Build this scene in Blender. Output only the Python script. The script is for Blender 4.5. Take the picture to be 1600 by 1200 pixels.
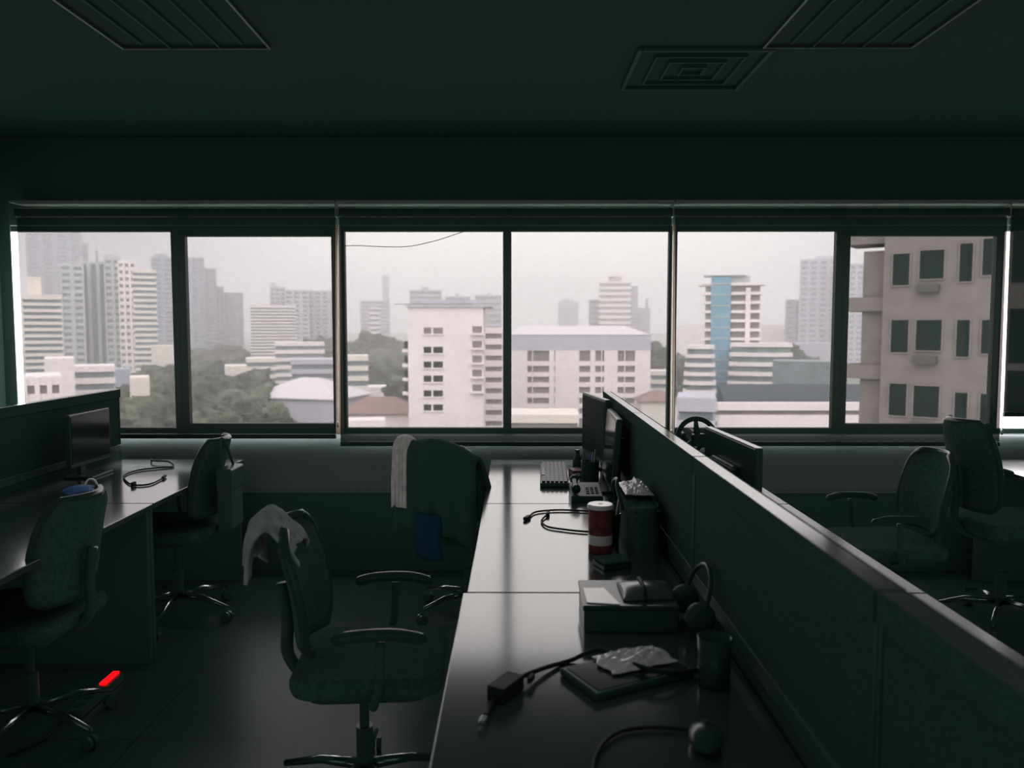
import bpy, bmesh, math, random
from mathutils import Vector, Matrix, Euler, noise

random.seed(7)
PI = math.pi
R = math.radians
for o in list(bpy.data.objects):
    bpy.data.objects.remove(o)
scn = bpy.context.scene
COL = scn.collection

# ------------------------------------------------------------------ camera
FPX = 1250.0
PITCH = math.atan(89 / FPX)
YAW = math.atan(5 / FPX)
CAM_Z = 1.52
cd = bpy.data.cameras.new('camera')
cam = bpy.data.objects.new('camera', cd)
COL.objects.link(cam)
cd.dof.use_dof = True
cd.dof.focus_distance = 3.8
cd.dof.aperture_fstop = 3.2
cam.location = (0, 0, CAM_Z)
cam.rotation_euler = (PI / 2 - PITCH, 0, YAW)
cd.sensor_width = 36
cd.lens = 36 * FPX / 1600
cd.clip_start = 0.02
cd.clip_end = 6000
scn.camera = cam

# ------------------------------------------------------------------ colour management, light paths
scn.view_settings.view_transform = 'Standard'
scn.view_settings.look = 'None'
scn.view_settings.exposure = 0.0
scn.view_settings.gamma = 1.0
scn.view_settings.use_curve_mapping = False
cy = scn.cycles
cy.max_bounces = 10
cy.diffuse_bounces = 6
cy.glossy_bounces = 4
cy.transparent_max_bounces = 24
cy.volume_bounces = 4
cy.min_transparent_bounces = 10
cy.min_light_bounces = 4
cy.sample_clamp_indirect = 4.0
cy.use_fast_gi = True          # added uniform ambient fill that lifts the dark interior tones
cy.fast_gi_method = 'ADD'
cy.caustics_reflective = False
cy.caustics_refractive = False

# ------------------------------------------------------------------ overcast sky
SKY_BASE = 7.4      # hazy sky seen through the windows
SKY_GLOW = 8.0      # brighter veil around the hidden sun, straight ahead
SKY_BACK = 11.0      # the sky behind the building, which lights the facades


def N(nt, t, **kw):
    n = nt.nodes.new(t)
    for k, v in kw.items():
        setattr(n, k, v)
    return n


w = bpy.data.worlds.new('overcast_sky')
scn.world = w
w.light_settings.ao_factor = 0.20
w.light_settings.distance = 0.6
w.use_nodes = True
nt = w.node_tree
nt.nodes.clear()
out = N(nt, 'ShaderNodeOutputWorld')
bg = N(nt, 'ShaderNodeBackground')
tc = N(nt, 'ShaderNodeTexCoord')
nrm = N(nt, 'ShaderNodeVectorMath', operation='NORMALIZE')
nt.links.new(tc.outputs['Generated'], nrm.inputs[0])
dot = N(nt, 'ShaderNodeVectorMath', operation='DOT_PRODUCT')
nt.links.new(nrm.outputs[0], dot.inputs[0])
dot.inputs[1].default_value = Vector((0.03, 0.985, 0.12)).normalized()
glow = N(nt, 'ShaderNodeMapRange', interpolation_type='SMOOTHSTEP')
nt.links.new(dot.outputs['Value'], glow.inputs['Value'])
glow.inputs['From Min'].default_value = 0.87
glow.inputs['From Max'].default_value = 1.0
mul = N(nt, 'ShaderNodeVectorMath', operation='SCALE')
mul.inputs[0].default_value = (1.03 * SKY_GLOW, 0.98 * SKY_GLOW, 0.90 * SKY_GLOW)
nt.links.new(glow.outputs[0], mul.inputs['Scale'])
back = N(nt, 'ShaderNodeMapRange', interpolation_type='SMOOTHSTEP')
sep = N(nt, 'ShaderNodeSeparateXYZ')
nt.links.new(nrm.outputs[0], sep.inputs[0])
nt.links.new(sep.outputs['Y'], back.inputs['Value'])
back.inputs['From Min'].default_value = 0.1
back.inputs['From Max'].default_value = -0.6
mulb = N(nt, 'ShaderNodeVectorMath', operation='SCALE')
mulb.inputs[0].default_value = (SKY_BACK, SKY_BACK * 0.93, SKY_BACK * 0.93)
nt.links.new(back.outputs[0], mulb.inputs['Scale'])
add = N(nt, 'ShaderNodeVectorMath', operation='ADD')
nt.links.new(mul.outputs[0], add.inputs[0])
add.inputs[1].default_value = (SKY_BASE * 1.04, SKY_BASE * 0.96, SKY_BASE * 1.04)
add2 = N(nt, 'ShaderNodeVectorMath', operation='ADD')
nt.links.new(add.outputs[0], add2.inputs[0])
nt.links.new(mulb.outputs[0], add2.inputs[1])
elev = N(nt, 'ShaderNodeMapRange')          # an overcast sky is brightest overhead
nt.links.new(sep.outputs['Z'], elev.inputs['Value'])
elev.inputs['From Min'].default_value = 0.0
elev.inputs['From Max'].default_value = 1.0
elev.inputs['To Min'].default_value = 1.0
elev.inputs['To Max'].default_value = 2.9
fin = N(nt, 'ShaderNodeVectorMath', operation='SCALE')
nt.links.new(add2.outputs[0], fin.inputs[0])
nt.links.new(elev.outputs[0], fin.inputs['Scale'])
nt.links.new(fin.outputs[0], bg.inputs['Color'])
nt.links.new(bg.outputs[0], out.inputs['Surface'])


def portal(x0, x1, z0, z1, y=5.14, s=-1):
    ld = bpy.data.lights.new('window_daylight_portal', 'AREA')
    ld.shape = 'RECTANGLE'
    ld.size = x1 - x0
    ld.size_y = z1 - z0
    ld.cycles.is_portal = True
    o = bpy.data.objects.new('window_daylight_portal', ld)
    COL.objects.link(o)
    o.location = ((x0 + x1) / 2, y, (z0 + z1) / 2)
    o.rotation_euler = (s * PI / 2, 0, 0)


portal(-3.46, -1.14, 0.86, 2.13)
portal(-1.09, 0.98, 0.86, 2.13)
portal(1.0, 3.04, 0.86, 2.13)
portal(3.09, 4.55, 0.86, 2.13)


# ------------------------------------------------------------------ materials
MATS = {}


def mat(name, rgb, rough=0.6, spec=0.3, metal=0.0, ior=1.5, var=0.0, vscale=8.0, bump=0.0, bscale=200.0, emit=None):
    if name in MATS:
        return MATS[name]
    m = bpy.data.materials.new(name)
    m.use_nodes = True
    n = m.node_tree
    p = n.nodes['Principled BSDF']
    p.inputs['Base Color'].default_value = (*rgb, 1)
    p.inputs['Roughness'].default_value = rough
    p.inputs['Specular IOR Level'].default_value = spec
    p.inputs['Metallic'].default_value = metal
    p.inputs['IOR'].default_value = ior
    if var > 0:
        t = N(n, 'ShaderNodeTexCoord')
        nz = N(n, 'ShaderNodeTexNoise')
        nz.inputs['Scale'].default_value = vscale
        nz.inputs['Detail'].default_value = 5
        n.links.new(t.outputs['Object'], nz.inputs['Vector'])
        mr = N(n, 'ShaderNodeMapRange')
        n.links.new(nz.outputs['Fac'], mr.inputs['Value'])
        mr.inputs['From Min'].default_value = 0.3
        mr.inputs['From Max'].default_value = 0.7
        mr.inputs['To Min'].default_value = 1 - var
        mr.inputs['To Max'].default_value = 1 + var
        sc = N(n, 'ShaderNodeVectorMath', operation='SCALE')
        sc.inputs[0].default_value = rgb
        n.links.new(mr.outputs[0], sc.inputs['Scale'])
        n.links.new(sc.outputs[0], p.inputs['Base Color'])
    if bump > 0:
        t = N(n, 'ShaderNodeTexCoord')
        nz = N(n, 'ShaderNodeTexNoise')
        nz.inputs['Scale'].default_value = bscale
        n.links.new(t.outputs['Object'], nz.inputs['Vector'])
        b = N(n, 'ShaderNodeBump')
        b.inputs['Strength'].default_value = bump
        b.inputs['Distance'].default_value = 0.01
        n.links.new(nz.outputs['Fac'], b.inputs['Height'])
        n.links.new(b.outputs[0], p.inputs['Normal'])
    if emit:
        p.inputs['Emission Color'].default_value = (*emit[0], 1)
        p.inputs['Emission Strength'].default_value = emit[1]
    MATS[name] = m
    return m


def floor_mat():
    m = mat('floor_tiles', (0.06, 0.09, 0.085), rough=0.33, spec=0.3)
    n = m.node_tree
    p = n.nodes['Principled BSDF']
    t = N(n, 'ShaderNodeTexCoord')
    br = N(n, 'ShaderNodeTexBrick')
    br.offset = 0.0
    br.inputs['Scale'].default_value = 1.0
    br.inputs['Brick Width'].default_value = 0.6
    br.inputs['Row Height'].default_value = 0.6
    br.inputs['Mortar Size'].default_value = 0.004
    br.inputs['Color1'].default_value = (0.016, 0.036, 0.029, 1)
    br.inputs['Color2'].default_value = (0.018, 0.039, 0.032, 1)
    br.inputs['Mortar'].default_value = (0.015, 0.02, 0.02, 1)
    mp = N(n, 'ShaderNodeMapping')
    mp.inputs['Location'].default_value = (0.2, 0.15, 0)
    n.links.new(t.outputs['Object'], mp.inputs['Vector'])
    n.links.new(mp.outputs[0], br.inputs['Vector'])
    n.links.new(br.outputs['Color'], p.inputs['Base Color'])
    return m


def ceiling_mat():
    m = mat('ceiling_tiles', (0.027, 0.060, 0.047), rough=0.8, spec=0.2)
    n = m.node_tree
    p = n.nodes['Principled BSDF']
    t = N(n, 'ShaderNodeTexCoord')
    br = N(n, 'ShaderNodeTexBrick')
    br.offset = 0.0
    br.inputs['Scale'].default_value = 1.0
    br.inputs['Brick Width'].default_value = 0.6
    br.inputs['Row Height'].default_value = 1.2
    br.inputs['Mortar Size'].default_value = 0.006
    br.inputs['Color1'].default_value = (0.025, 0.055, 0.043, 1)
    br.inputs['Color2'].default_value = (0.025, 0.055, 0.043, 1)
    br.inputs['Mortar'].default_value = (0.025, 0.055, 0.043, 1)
    mp = N(n, 'ShaderNodeMapping')
    mp.inputs['Location'].default_value = (0.17, 0.2, 0)
    n.links.new(t.outputs['Object'], mp.inputs['Vector'])
    n.links.new(mp.outputs[0], br.inputs['Vector'])
    n.links.new(br.outputs['Color'], p.inputs['Base Color'])
    return m


def blind_mat(name, openness, front=(0.017, 0.036, 0.029), rear=(0.85, 0.84, 0.83)):
    """Woven solar-screen cloth: tiny holes let the view through, the outer face is pale, the inner face dark."""
    m = bpy.data.materials.new(name)
    m.use_nodes = True
    n = m.node_tree
    n.nodes.clear()
    o = N(n, 'ShaderNodeOutputMaterial')
    mix = N(n, 'ShaderNodeMixShader')
    tr = N(n, 'ShaderNodeBsdfTransparent')
    tr.inputs['Color'].default_value = (1.0, .972, .968, 1)
    df = N(n, 'ShaderNodeBsdfDiffuse')
    geo = N(n, 'ShaderNodeNewGeometry')
    cm = N(n, 'ShaderNodeMix', data_type='RGBA')
    cm.inputs['A'].default_value = (*front, 1)
    cm.inputs['B'].default_value = (*rear, 1)
    n.links.new(geo.outputs['Backfacing'], cm.inputs['Factor'])
    n.links.new(cm.outputs['Result'], df.inputs['Color'])
    t = N(n, 'ShaderNodeTexCoord')
    facs = []
    for scale, amp in (((60, 1, 900), 0.08), ((700, 1, 40), 0.09), ((330, 1, 330), 0.13)):
        mp = N(n, 'ShaderNodeMapping')
        mp.inputs['Scale'].default_value = scale
        n.links.new(t.outputs['Object'], mp.inputs['Vector'])
        nz = N(n, 'ShaderNodeTexNoise')
        nz.inputs['Scale'].default_value = 1.0
        nz.inputs['Detail'].default_value = 1
        n.links.new(mp.outputs[0], nz.inputs['Vector'])
        mr = N(n, 'ShaderNodeMapRange')
        n.links.new(nz.outputs['Fac'], mr.inputs['Value'])
        mr.inputs['From Min'].default_value = 0.25
        mr.inputs['From Max'].default_value = 0.75
        mr.inputs['To Min'].default_value = 1 - amp
        mr.inputs['To Max'].default_value = 1 + amp
        facs.append(mr.outputs[0])
    a = N(n, 'ShaderNodeMath', operation='MULTIPLY')
    n.links.new(facs[0], a.inputs[0])
    n.links.new(facs[1], a.inputs[1])
    b = N(n, 'ShaderNodeMath', operation='MULTIPLY')
    n.links.new(a.outputs[0], b.inputs[0])
    n.links.new(facs[2], b.inputs[1])
    c = N(n, 'ShaderNodeMath', operation='MULTIPLY')
    n.links.new(b.outputs[0], c.inputs[0])
    c.inputs[1].default_value = openness
    n.links.new(c.outputs[0], mix.inputs['Fac'])
    n.links.new(df.outputs[0], mix.inputs[1])
    n.links.new(tr.outputs[0], mix.inputs[2])
    n.links.new(mix.outputs[0], o.inputs['Surface'])
    MATS[name] = m
    return m


def glass_mat(name='window_glass', tint=(0.95, 0.97, 0.96), refl=0.6):
    m = bpy.data.materials.new(name)
    m.use_nodes = True
    n = m.node_tree
    n.nodes.clear()
    o = N(n, 'ShaderNodeOutputMaterial')
    mix = N(n, 'ShaderNodeMixShader')
    tr = N(n, 'ShaderNodeBsdfTransparent')
    tr.inputs['Color'].default_value = (*tint, 1)
    gl = N(n, 'ShaderNodeBsdfGlossy')
    gl.inputs['Roughness'].default_value = 0.03
    fr = N(n, 'ShaderNodeFresnel')
    fr.inputs['IOR'].default_value = 1.45
    k = N(n, 'ShaderNodeMath', operation='MULTIPLY')
    n.links.new(fr.outputs[0], k.inputs[0])
    k.inputs[1].default_value = refl
    n.links.new(k.outputs[0], mix.inputs['Fac'])
    n.links.new(tr.outputs[0], mix.inputs[1])
    n.links.new(gl.outputs[0], mix.inputs[2])
    n.links.new(mix.outputs[0], o.inputs['Surface'])
    MATS[name] = m
    return m


BLK = (0.026, 0.058, 0.045)
M_FLOOR = floor_mat()
M_CEIL = ceiling_mat()
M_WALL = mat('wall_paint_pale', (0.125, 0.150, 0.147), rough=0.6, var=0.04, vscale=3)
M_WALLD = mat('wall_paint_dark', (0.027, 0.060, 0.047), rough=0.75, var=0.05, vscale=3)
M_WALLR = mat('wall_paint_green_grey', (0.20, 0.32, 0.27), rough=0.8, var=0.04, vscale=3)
M_FRAME = mat('frame_bronze', (0.018, 0.034, 0.028), rough=0.45, spec=0.4)
M_POST = mat('post_brown', (0.09, 0.065, 0.045), rough=0.5)
M_GLASS = glass_mat()
M_BLIND = blind_mat('solar_screen_cloth', 0.064)
M_BLIND2 = blind_mat('solar_screen_cloth_dense', 0.014)
M_ALU = mat('brushed_aluminium', (0.42, 0.46, 0.44), rough=0.35, metal=0.8)
M_DARKPL = mat('black_plastic', BLK, rough=0.32, spec=0.5)
M_GLOSSPL = mat('polished_black_plastic', (0.018, 0.041, 0.032), rough=0.22, spec=0.8)
M_FABRIC = mat('black_chair_fabric', (0.027, 0.060, 0.047), rough=0.95, spec=0.1, var=0.2, vscale=60)
M_CHROME = mat('polished_metal', (0.75, 0.78, 0.77), rough=0.18, metal=1.0)
M_DESK = mat('desk_laminate', (0.032, 0.046, 0.044), rough=0.15, spec=0.5, ior=1.75, var=0.03, vscale=4)
_p = M_DESK.node_tree.nodes['Principled BSDF']      # lacquer over the laminate
_p.inputs['Coat Weight'].default_value = 1.0
_p.inputs['Coat IOR'].default_value = 1.7
_p.inputs['Coat Roughness'].default_value = 0.13
M_DESKR = mat('desk_laminate_rough', (0.032, 0.046, 0.044), rough=0.23, spec=1.0, ior=2.1, var=0.03, vscale=4)  # rougher, uncoated laminate that dims the window reflection on the right desks
M_DESKLEG = mat('desk_panel', (0.027, 0.060, 0.047), rough=0.6)
M_SCREEN = mat('partition_fabric', (0.027, 0.060, 0.047), rough=0.95, spec=0.1, var=0.25, vscale=120)
M_CAP = mat('partition_cap_metal', (0.10, 0.10, 0.10), rough=0.13, spec=1.0, ior=3.5)
M_CAPSIDE = mat('partition_trim_dark', (0.027, 0.060, 0.047), rough=0.5)
M_LCD = mat('screen_off', (0.012, 0.02, 0.018), rough=0.14, spec=0.5)
M_WIRE = mat('black_rubber', (0.014, 0.02, 0.018), rough=0.5)
M_RED = mat('red_printed_card', (0.13, 0.035, 0.037), rough=0.45, var=0.5, vscale=30)
M_WHITE = mat('white_plastic', (0.70, 0.65, 0.65), rough=0.25, spec=1.0, ior=2.0)
M_PAPER = mat('white_paper', (0.70, 0.66, 0.66), rough=0.35, spec=1.0, ior=1.9)
M_FILM = mat('crumpled_film', (0.55, 0.54, 0.56), rough=0.2, spec=1.0, ior=2.0)
for _m in (M_PAPER, M_WHITE):
    _p = _m.node_tree.nodes['Principled BSDF']
    _p.inputs['Coat Weight'].default_value = 1.0
    _p.inputs['Coat IOR'].default_value = 1.9
    _p.inputs['Coat Roughness'].default_value = 0.2
M_CLOTHP = mat('pale_cloth', (0.50, 0.47, 0.45), rough=0.9, var=0.2, vscale=25)
M_CLOTH = mat('grey_cloth', (0.19, 0.22, 0.20), rough=0.9, var=0.25, vscale=25)
M_JACKET = mat('black_jacket_cloth', (0.027, 0.060, 0.047), rough=0.9)
M_BLUE = mat('blue_bag_plastic', (0.06, 0.14, 0.30), rough=0.5)
M_NAVY = mat('navy_cloth', (0.012, 0.040, 0.065), rough=0.9)
M_KEY = mat('keycaps_grey', (0.05, 0.055, 0.055), rough=0.35, spec=0.6)
M_REDLED = mat('red_light', (0.5, 0.0, 0.0), emit=((1.0, 0.004, 0.006), 1.6))
M_LOUVER = mat('louver_metal', (0.030, 0.062, 0.049), rough=0.45, spec=.4)
M_TUBE = mat('lamp_tube_off', (0.030, 0.062, 0.049), rough=0.4)


# ------------------------------------------------------------------ mesh builder
class MB:
    def __init__(s):
        s.v, s.f = [], []

    def add(s, vs, fs):
        b = len(s.v)
        s.v += [tuple(x) for x in vs]
        s.f += [tuple(i + b for i in f) for f in fs]
        return s

    def box(s, x0, x1, y0, y1, z0, z1, m=None):
        vs = [Vector((x, y, z)) for x in (x0, x1) for y in (y0, y1) for z in (z0, z1)]
        if m:
            vs = [m @ v for v in vs]
        return s.add(vs, [(0, 1, 3, 2), (4, 6, 7, 5), (0, 4, 5, 1), (2, 3, 7, 6), (0, 2, 6, 4), (1, 5, 7, 3)])

    def tube(s, pts, r, n=8, closed=False):
        pts = [Vector(p) for p in pts]
        rs = r if isinstance(r, (list, tuple)) else [r] * len(pts)
        vs, fs = [], []
        L = len(pts)
        up = Vector((0.13, 0.21, 0.97)).normalized()
        for i, p in enumerate(pts):
            if closed:
                t = pts[(i + 1) % L] - pts[i - 1]
            else:
                t = pts[min(i + 1, L - 1)] - pts[max(i - 1, 0)]
            t = t.normalized() if t.length > 1e-9 else Vector((0, 0, 1))
            a = up - t * up.dot(t)
            if a.length < 0.05:
                a = Vector((1, 0, 0)) - t * t.x
            a.normalize()
            b = t.cross(a)
            up = a
            for k in range(n):
                an = 2 * PI * k / n
                vs.append(p + (a * math.cos(an) + b * math.sin(an)) * rs[i])
        for i in range(L if closed else L - 1):
            j = (i + 1) % L
            for k in range(n):
                k2 = (k + 1) % n
                fs.append((i * n + k, j * n + k, j * n + k2, i * n + k2))
        if not closed:
            fs.append(tuple(range(n - 1, -1, -1)))
            fs.append(tuple((L - 1) * n + k for k in range(n)))
        return s.add(vs, fs)

    def lathe(s, prof, n=24, c=(0, 0, 0), m=None):
        vs, fs = [], []
        for (r, z) in prof:
            for k in range(n):
                a = 2 * PI * k / n
                v = Vector((r * math.cos(a), r * math.sin(a), z))
                if m:
                    v = m @ v
                vs.append(v + Vector(c))
        for i in range(len(prof) - 1):
            for k in range(n):
                k2 = (k + 1) % n
                fs.append((i * n + k, i * n + k2, (i + 1) * n + k2, (i + 1) * n + k))
        fs.append(tuple(range(n - 1, -1, -1)))
        fs.append(tuple((len(prof) - 1) * n + k for k in range(n)))
        return s.add(vs, fs)

    def grid(s, fn, nu, nv):
        vs = [fn(i / nu, j / nv) for i in range(nu + 1) for j in range(nv + 1)]
        fs = []
        for i in range(nu):
            for j in range(nv):
                a = i * (nv + 1) + j
                fs.append((a, a + nv + 1, a + nv + 2, a + 1))
        return s.add(vs, fs)

    def prism(s, pts2, z0, z1, m=None):
        n = len(pts2)
        vs = [Vector((x, y, z0)) for x, y in pts2] + [Vector((x, y, z1)) for x, y in pts2]
        if m:
            vs = [m @ v for v in vs]
        fs = [tuple(range(n - 1, -1, -1)), tuple(range(n, 2 * n))]
        fs += [(i, (i + 1) % n, n + (i + 1) % n, n + i) for i in range(n)]
        return s.add(vs, fs)

    def build(s, name, m, parent=None, bevel=0.0, smooth=False, solid=0.0, fixn=True, loc=None):
        me = bpy.data.meshes.new(name)
        me.from_pydata(s.v, [], s.f)
        if fixn:
            bm = bmesh.new()
            bm.from_mesh(me)
            bmesh.ops.recalc_face_normals(bm, faces=bm.faces)
            bm.to_mesh(me)
            bm.free()
        me.materials.append(m)
        if smooth:
            for p in me.polygons:
                p.use_smooth = True
        o = bpy.data.objects.new(name, me)
        COL.objects.link(o)
        if parent:
            o.parent = parent
        if loc:
            o.location = loc
        if solid:
            md = o.modifiers.new('solid', 'SOLIDIFY')
            md.thickness = solid
            md.offset = 0
        if bevel:
            md = o.modifiers.new('bevel', 'BEVEL')
            md.width = bevel
            md.segments = 2
            md.limit_method = 'ANGLE'
        return o


def tag(o, label, cat, group=None, kind=None):
    o['label'] = label
    o['category'] = cat
    if group:
        o['group'] = group
    if kind:
        o['kind'] = kind
    return o


def thing(name, label, cat, loc=(0, 0, 0), rz=0.0, group=None):
    o = bpy.data.objects.new(name, None)
    COL.objects.link(o)
    o.location = loc
    o.rotation_euler = (0, 0, rz)
    return tag(o, label, cat, group)


def struct(o, label=None):
    o['kind'] = 'structure'
    if label:
        o['label'] = label
    return o


def copy_tree(o, parent=None):
    c = o.copy()
    COL.objects.link(c)
    if parent:
        c.parent = parent
    for ch in list(o.children):
        copy_tree(ch, c)
    return c


def spline(pts, n=10):
    """Catmull-Rom through the points."""
    P = [Vector(p) for p in pts]
    P = [2 * P[0] - P[1]] + P + [2 * P[-1] - P[-2]]
    res = []
    for i in range(1, len(P) - 2):
        for k in range(n):
            t = k / n
            a, b, c, d = P[i - 1], P[i], P[i + 1], P[i + 2]
            res.append(0.5 * ((2 * b) + (c - a) * t + (2 * a - 5 * b + 4 * c - d) * t * t + (3 * b - a - 3 * c + d) * t ** 3))
    res.append(P[-2])
    return res


# ------------------------------------------------------------------ room shell
XL, XR, YB, YF, ZC = -3.2, 4.6, -2.6, 5.0, 2.68
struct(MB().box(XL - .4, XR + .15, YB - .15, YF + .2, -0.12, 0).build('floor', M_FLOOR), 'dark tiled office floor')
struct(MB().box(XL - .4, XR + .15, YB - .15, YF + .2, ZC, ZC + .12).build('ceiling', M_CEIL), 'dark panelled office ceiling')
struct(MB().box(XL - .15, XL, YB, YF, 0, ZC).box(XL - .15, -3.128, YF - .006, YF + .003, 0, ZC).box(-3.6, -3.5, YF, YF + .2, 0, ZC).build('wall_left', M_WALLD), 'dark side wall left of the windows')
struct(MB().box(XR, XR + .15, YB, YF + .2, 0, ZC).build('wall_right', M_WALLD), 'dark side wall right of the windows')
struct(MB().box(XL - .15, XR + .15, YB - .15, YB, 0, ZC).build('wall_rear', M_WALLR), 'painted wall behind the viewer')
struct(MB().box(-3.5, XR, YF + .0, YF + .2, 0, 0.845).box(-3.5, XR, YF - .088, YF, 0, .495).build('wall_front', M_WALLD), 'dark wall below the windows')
struct(MB().box(-3.5, XR, YF, YF + .2, 2.15, ZC).build('wall_above_windows', M_WALLD), 'dark wall band above the windows')
M_LEDGE = mat('ledge_paint', (0.090, 0.118, 0.116), rough=0.5, spec=.4)
prof = [(YF, .495)] + [(YF - .088, .495)] + [(YF - .088 * math.cos(a), .635 + .21 * math.sin(a)) for a in [R(6 * k) for k in range(16)]]  # convex profile shaped so daylight from above fades down the strip
n_ = len(prof)
struct(MB().add([(-3.5, y, z) for y, z in prof] + [(XR, y, z) for y, z in prof],
       [tuple(range(n_)), tuple(range(2 * n_ - 1, n_ - 1, -1))] + [(i, (i + 1) % n_, n_ + (i + 1) % n_, n_ + i) for i in range(n_)])
       .build('trim_6', M_LEDGE), 'pale strip under all the windows, rounded so daylight fades down it')
struct(MB().box(-3.5, XR, YF - .095, YF, 0.492, 0.508).build('trim_1', M_LEDGE, bevel=.003), 'thin rail along the wall under the windows')
struct(MB().box(XL, XR, YF - .1, YF - .088, 0, 0.09).build('baseboard_front', M_CAPSIDE, bevel=.003), 'baseboard under the windows')
struct(MB().box(XL, XR, YF - .02, YF, ZC - .02, ZC).build('trim_2', M_CAPSIDE, bevel=.003), 'ceiling edge trim above the windows')

# windows: (outer x0, x1, pane x0, x1, pane z0, z1)
WZ0, WZ1 = 0.845, 2.15
WIN = [(-3.5, -2.127, -3.46, -2.172, .877, 2.12), (-2.127, -1.138, -2.082, -1.16, .905, 2.09),
       (-1.092, -.05, -1.075, -.077, .877, 2.12), (-.05, .985, -.024, .967, .877, 2.12),
       (1.003, 2.0625, 1.02, 2.018, .877, 2.12), (2.0625, 3.058, 2.107, 3.023, .905, 2.09),
       (3.064, 4.6, 3.070, 4.55, .875, 2.12)]
for i, (a, b, c, d, e, f) in enumerate(WIN):
    mb = MB()
    y0, y1 = 5.08, 5.13
    mb.box(a, c, y0, y1, WZ0, WZ1).box(d, b, y0, y1, WZ0, WZ1).box(c, d, y0, y1, WZ0, e).box(c, d, y0, y1, f, WZ1)
    fr = struct(mb.build('window_%d' % (i + 1), M_FRAME, bevel=.004),
                'dark framed window, number %d from the left wall' % (i + 1))
    MB().box(c, d, 5.1, 5.104, e, f).build('pane', M_GLASS, fr)
for k, (a, b) in enumerate(((-1.138, -1.092), (.985, 1.003))):
    struct(MB().box(a, b, 5.03, 5.16, WZ0, WZ1).build('trim_%d' % (k + 3), M_POST, bevel=.004), 'brown post between two windows')
MB()


# ------------------------------------------------------------------ roller blinds
def blind(lab, xt0, xt1, xb0, xb1, zb, m, bar=.028):
    kk = 4.895 / 4.93
    yb, zt = 4.895, CAM_Z + (2.215 - CAM_Z) * kk
    xt0, xt1, xb0, xb1 = (q * kk for q in (xt0, xt1, xb0, xb1))
    zb = CAM_Z + (zb - CAM_Z) * kk
    cx = (xt0 + xt1) / 2
    t = thing('roller_blind', lab, 'blind', (cx, yb, zt), group='roller blinds over the windows')

    def fn(u, v):
        x0 = xt0 + (xb0 - xt0) * v
        x1 = xt1 + (xb1 - xt1) * v
        x = x0 + (x1 - x0) * u
        return (x - cx, 0.0, (zb + bar - zt) * v)
    o = MB().grid(fn, 12, 8).build('cloth', m, t, fixn=False)
    # inner face towards the room
    if o.data.polygons[0].normal.y > 0:
        o.data.flip_normals()
    MB().box(xb0 - cx, xb1 - cx, -.012, .012, zb - zt, zb + bar - zt).build('bottom_bar', M_FRAME, t, bevel=.004)
    prof = [(.028, 0), (.028, xt1 - xt0)]
    MB().lathe(prof, 20, (xt0 - cx, .0, .0), Matrix.Rotation(PI / 2, 3, 'Y')).build('roller_tube', M_FRAME, t, smooth=False)
    MB().box(xt0 - cx - .008, xt1 - cx + .008, -.06, .105, .052, .066).build('headrail', M_ALU, t, bevel=.003)
    MB().box(xt1 - cx + .001, xt1 - cx + .009, -.03, .03, -.03, .052).build('bracket', M_ALU, t, bevel=.002)
    ch = []
    xx = xt1 - cx + .012
    for k in range(2):
        MB().tube([(xx, -.02 + .03 * k, 0), (xx + (xb1 - xt1) * .6, -.018 + .026 * k, -.7), (xx + (xb1 - xt1), -.012 + .02 * k, zb - zt + .1)],
                  .0016, 6).build('pull_cord', M_ALU, t)
    MB().lathe([(.004, 0), (.006, .008), (.006, .03), (.003, .036)], 10, (xx + (xb1 - xt1), -.004, zb - zt + .07)).build('cord_weight', M_ALU, t, smooth=True)
    return t


blind('leftmost sheer roller blind, with a white slit of daylight at its left', -3.042, -1.094, -3.042, -1.112, .829, M_BLIND)
blind('sheer roller blind before the white apartment block, second from the left wall', -1.072, .950, -1.085, .958, .782, M_BLIND)
blind('sheer roller blind before the blue tower, behind the steering wheel', .972, 2.988, .989, 2.998, .784, M_BLIND)
blind('shorter dark blind at the right edge, white gap below it', 3.008, 4.53, 3.017, 4.53, .968, M_BLIND2)

# loose wire hanging between blind and window
tag(MB().tube(spline([(-1.085, 5.085, 2.03), (-.98, 5.07, 2.03), (-.80, 5.065, 2.022), (-.66, 5.065, 2.026), (-.5, 5.065, 2.06), (-.36, 5.07, 2.105), (-.27, 5.082, 2.135)]), .0022, 6)
    .build('hanging_wire', M_WIRE, smooth=True), 'thin dark wire sagging across the top of a window', 'wire')

# ------------------------------------------------------------------ ceiling fittings
def troffer(x0, lab):
    t = thing('ceiling_light', lab, 'ceiling light', (x0, 2.2, ZC), group='unlit ceiling lights')
    wdt, ln = .62, 1.2
    f = MB()
    f.box(0, .012, 0, ln, -.014, 0).box(wdt - .012, wdt, 0, ln, -.014, 0).box(.012, wdt - .012, 0, .012, -.014, 0).box(.012, wdt - .012, ln - .012, ln, -.014, 0)
    f.build('frame', mat('fixture_rim', (.15, .18, .165), .3, metal=.8), t, bevel=.002)
    for k in range(2):
        MB().box(.205 * (k + 1) - .003, .205 * (k + 1) + .003, .012, ln - .012, -.012, -.001).build('divider', M_LOUVER, t)
    for k in range(3):
        MB().lathe([(.006, 0), (.006, ln - .1)], 10, (.105 + .205 * k, .05, -.0075), Matrix.Rotation(-PI / 2, 3, 'X')).build('tube', M_TUBE, t, smooth=True)
    return t


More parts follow.
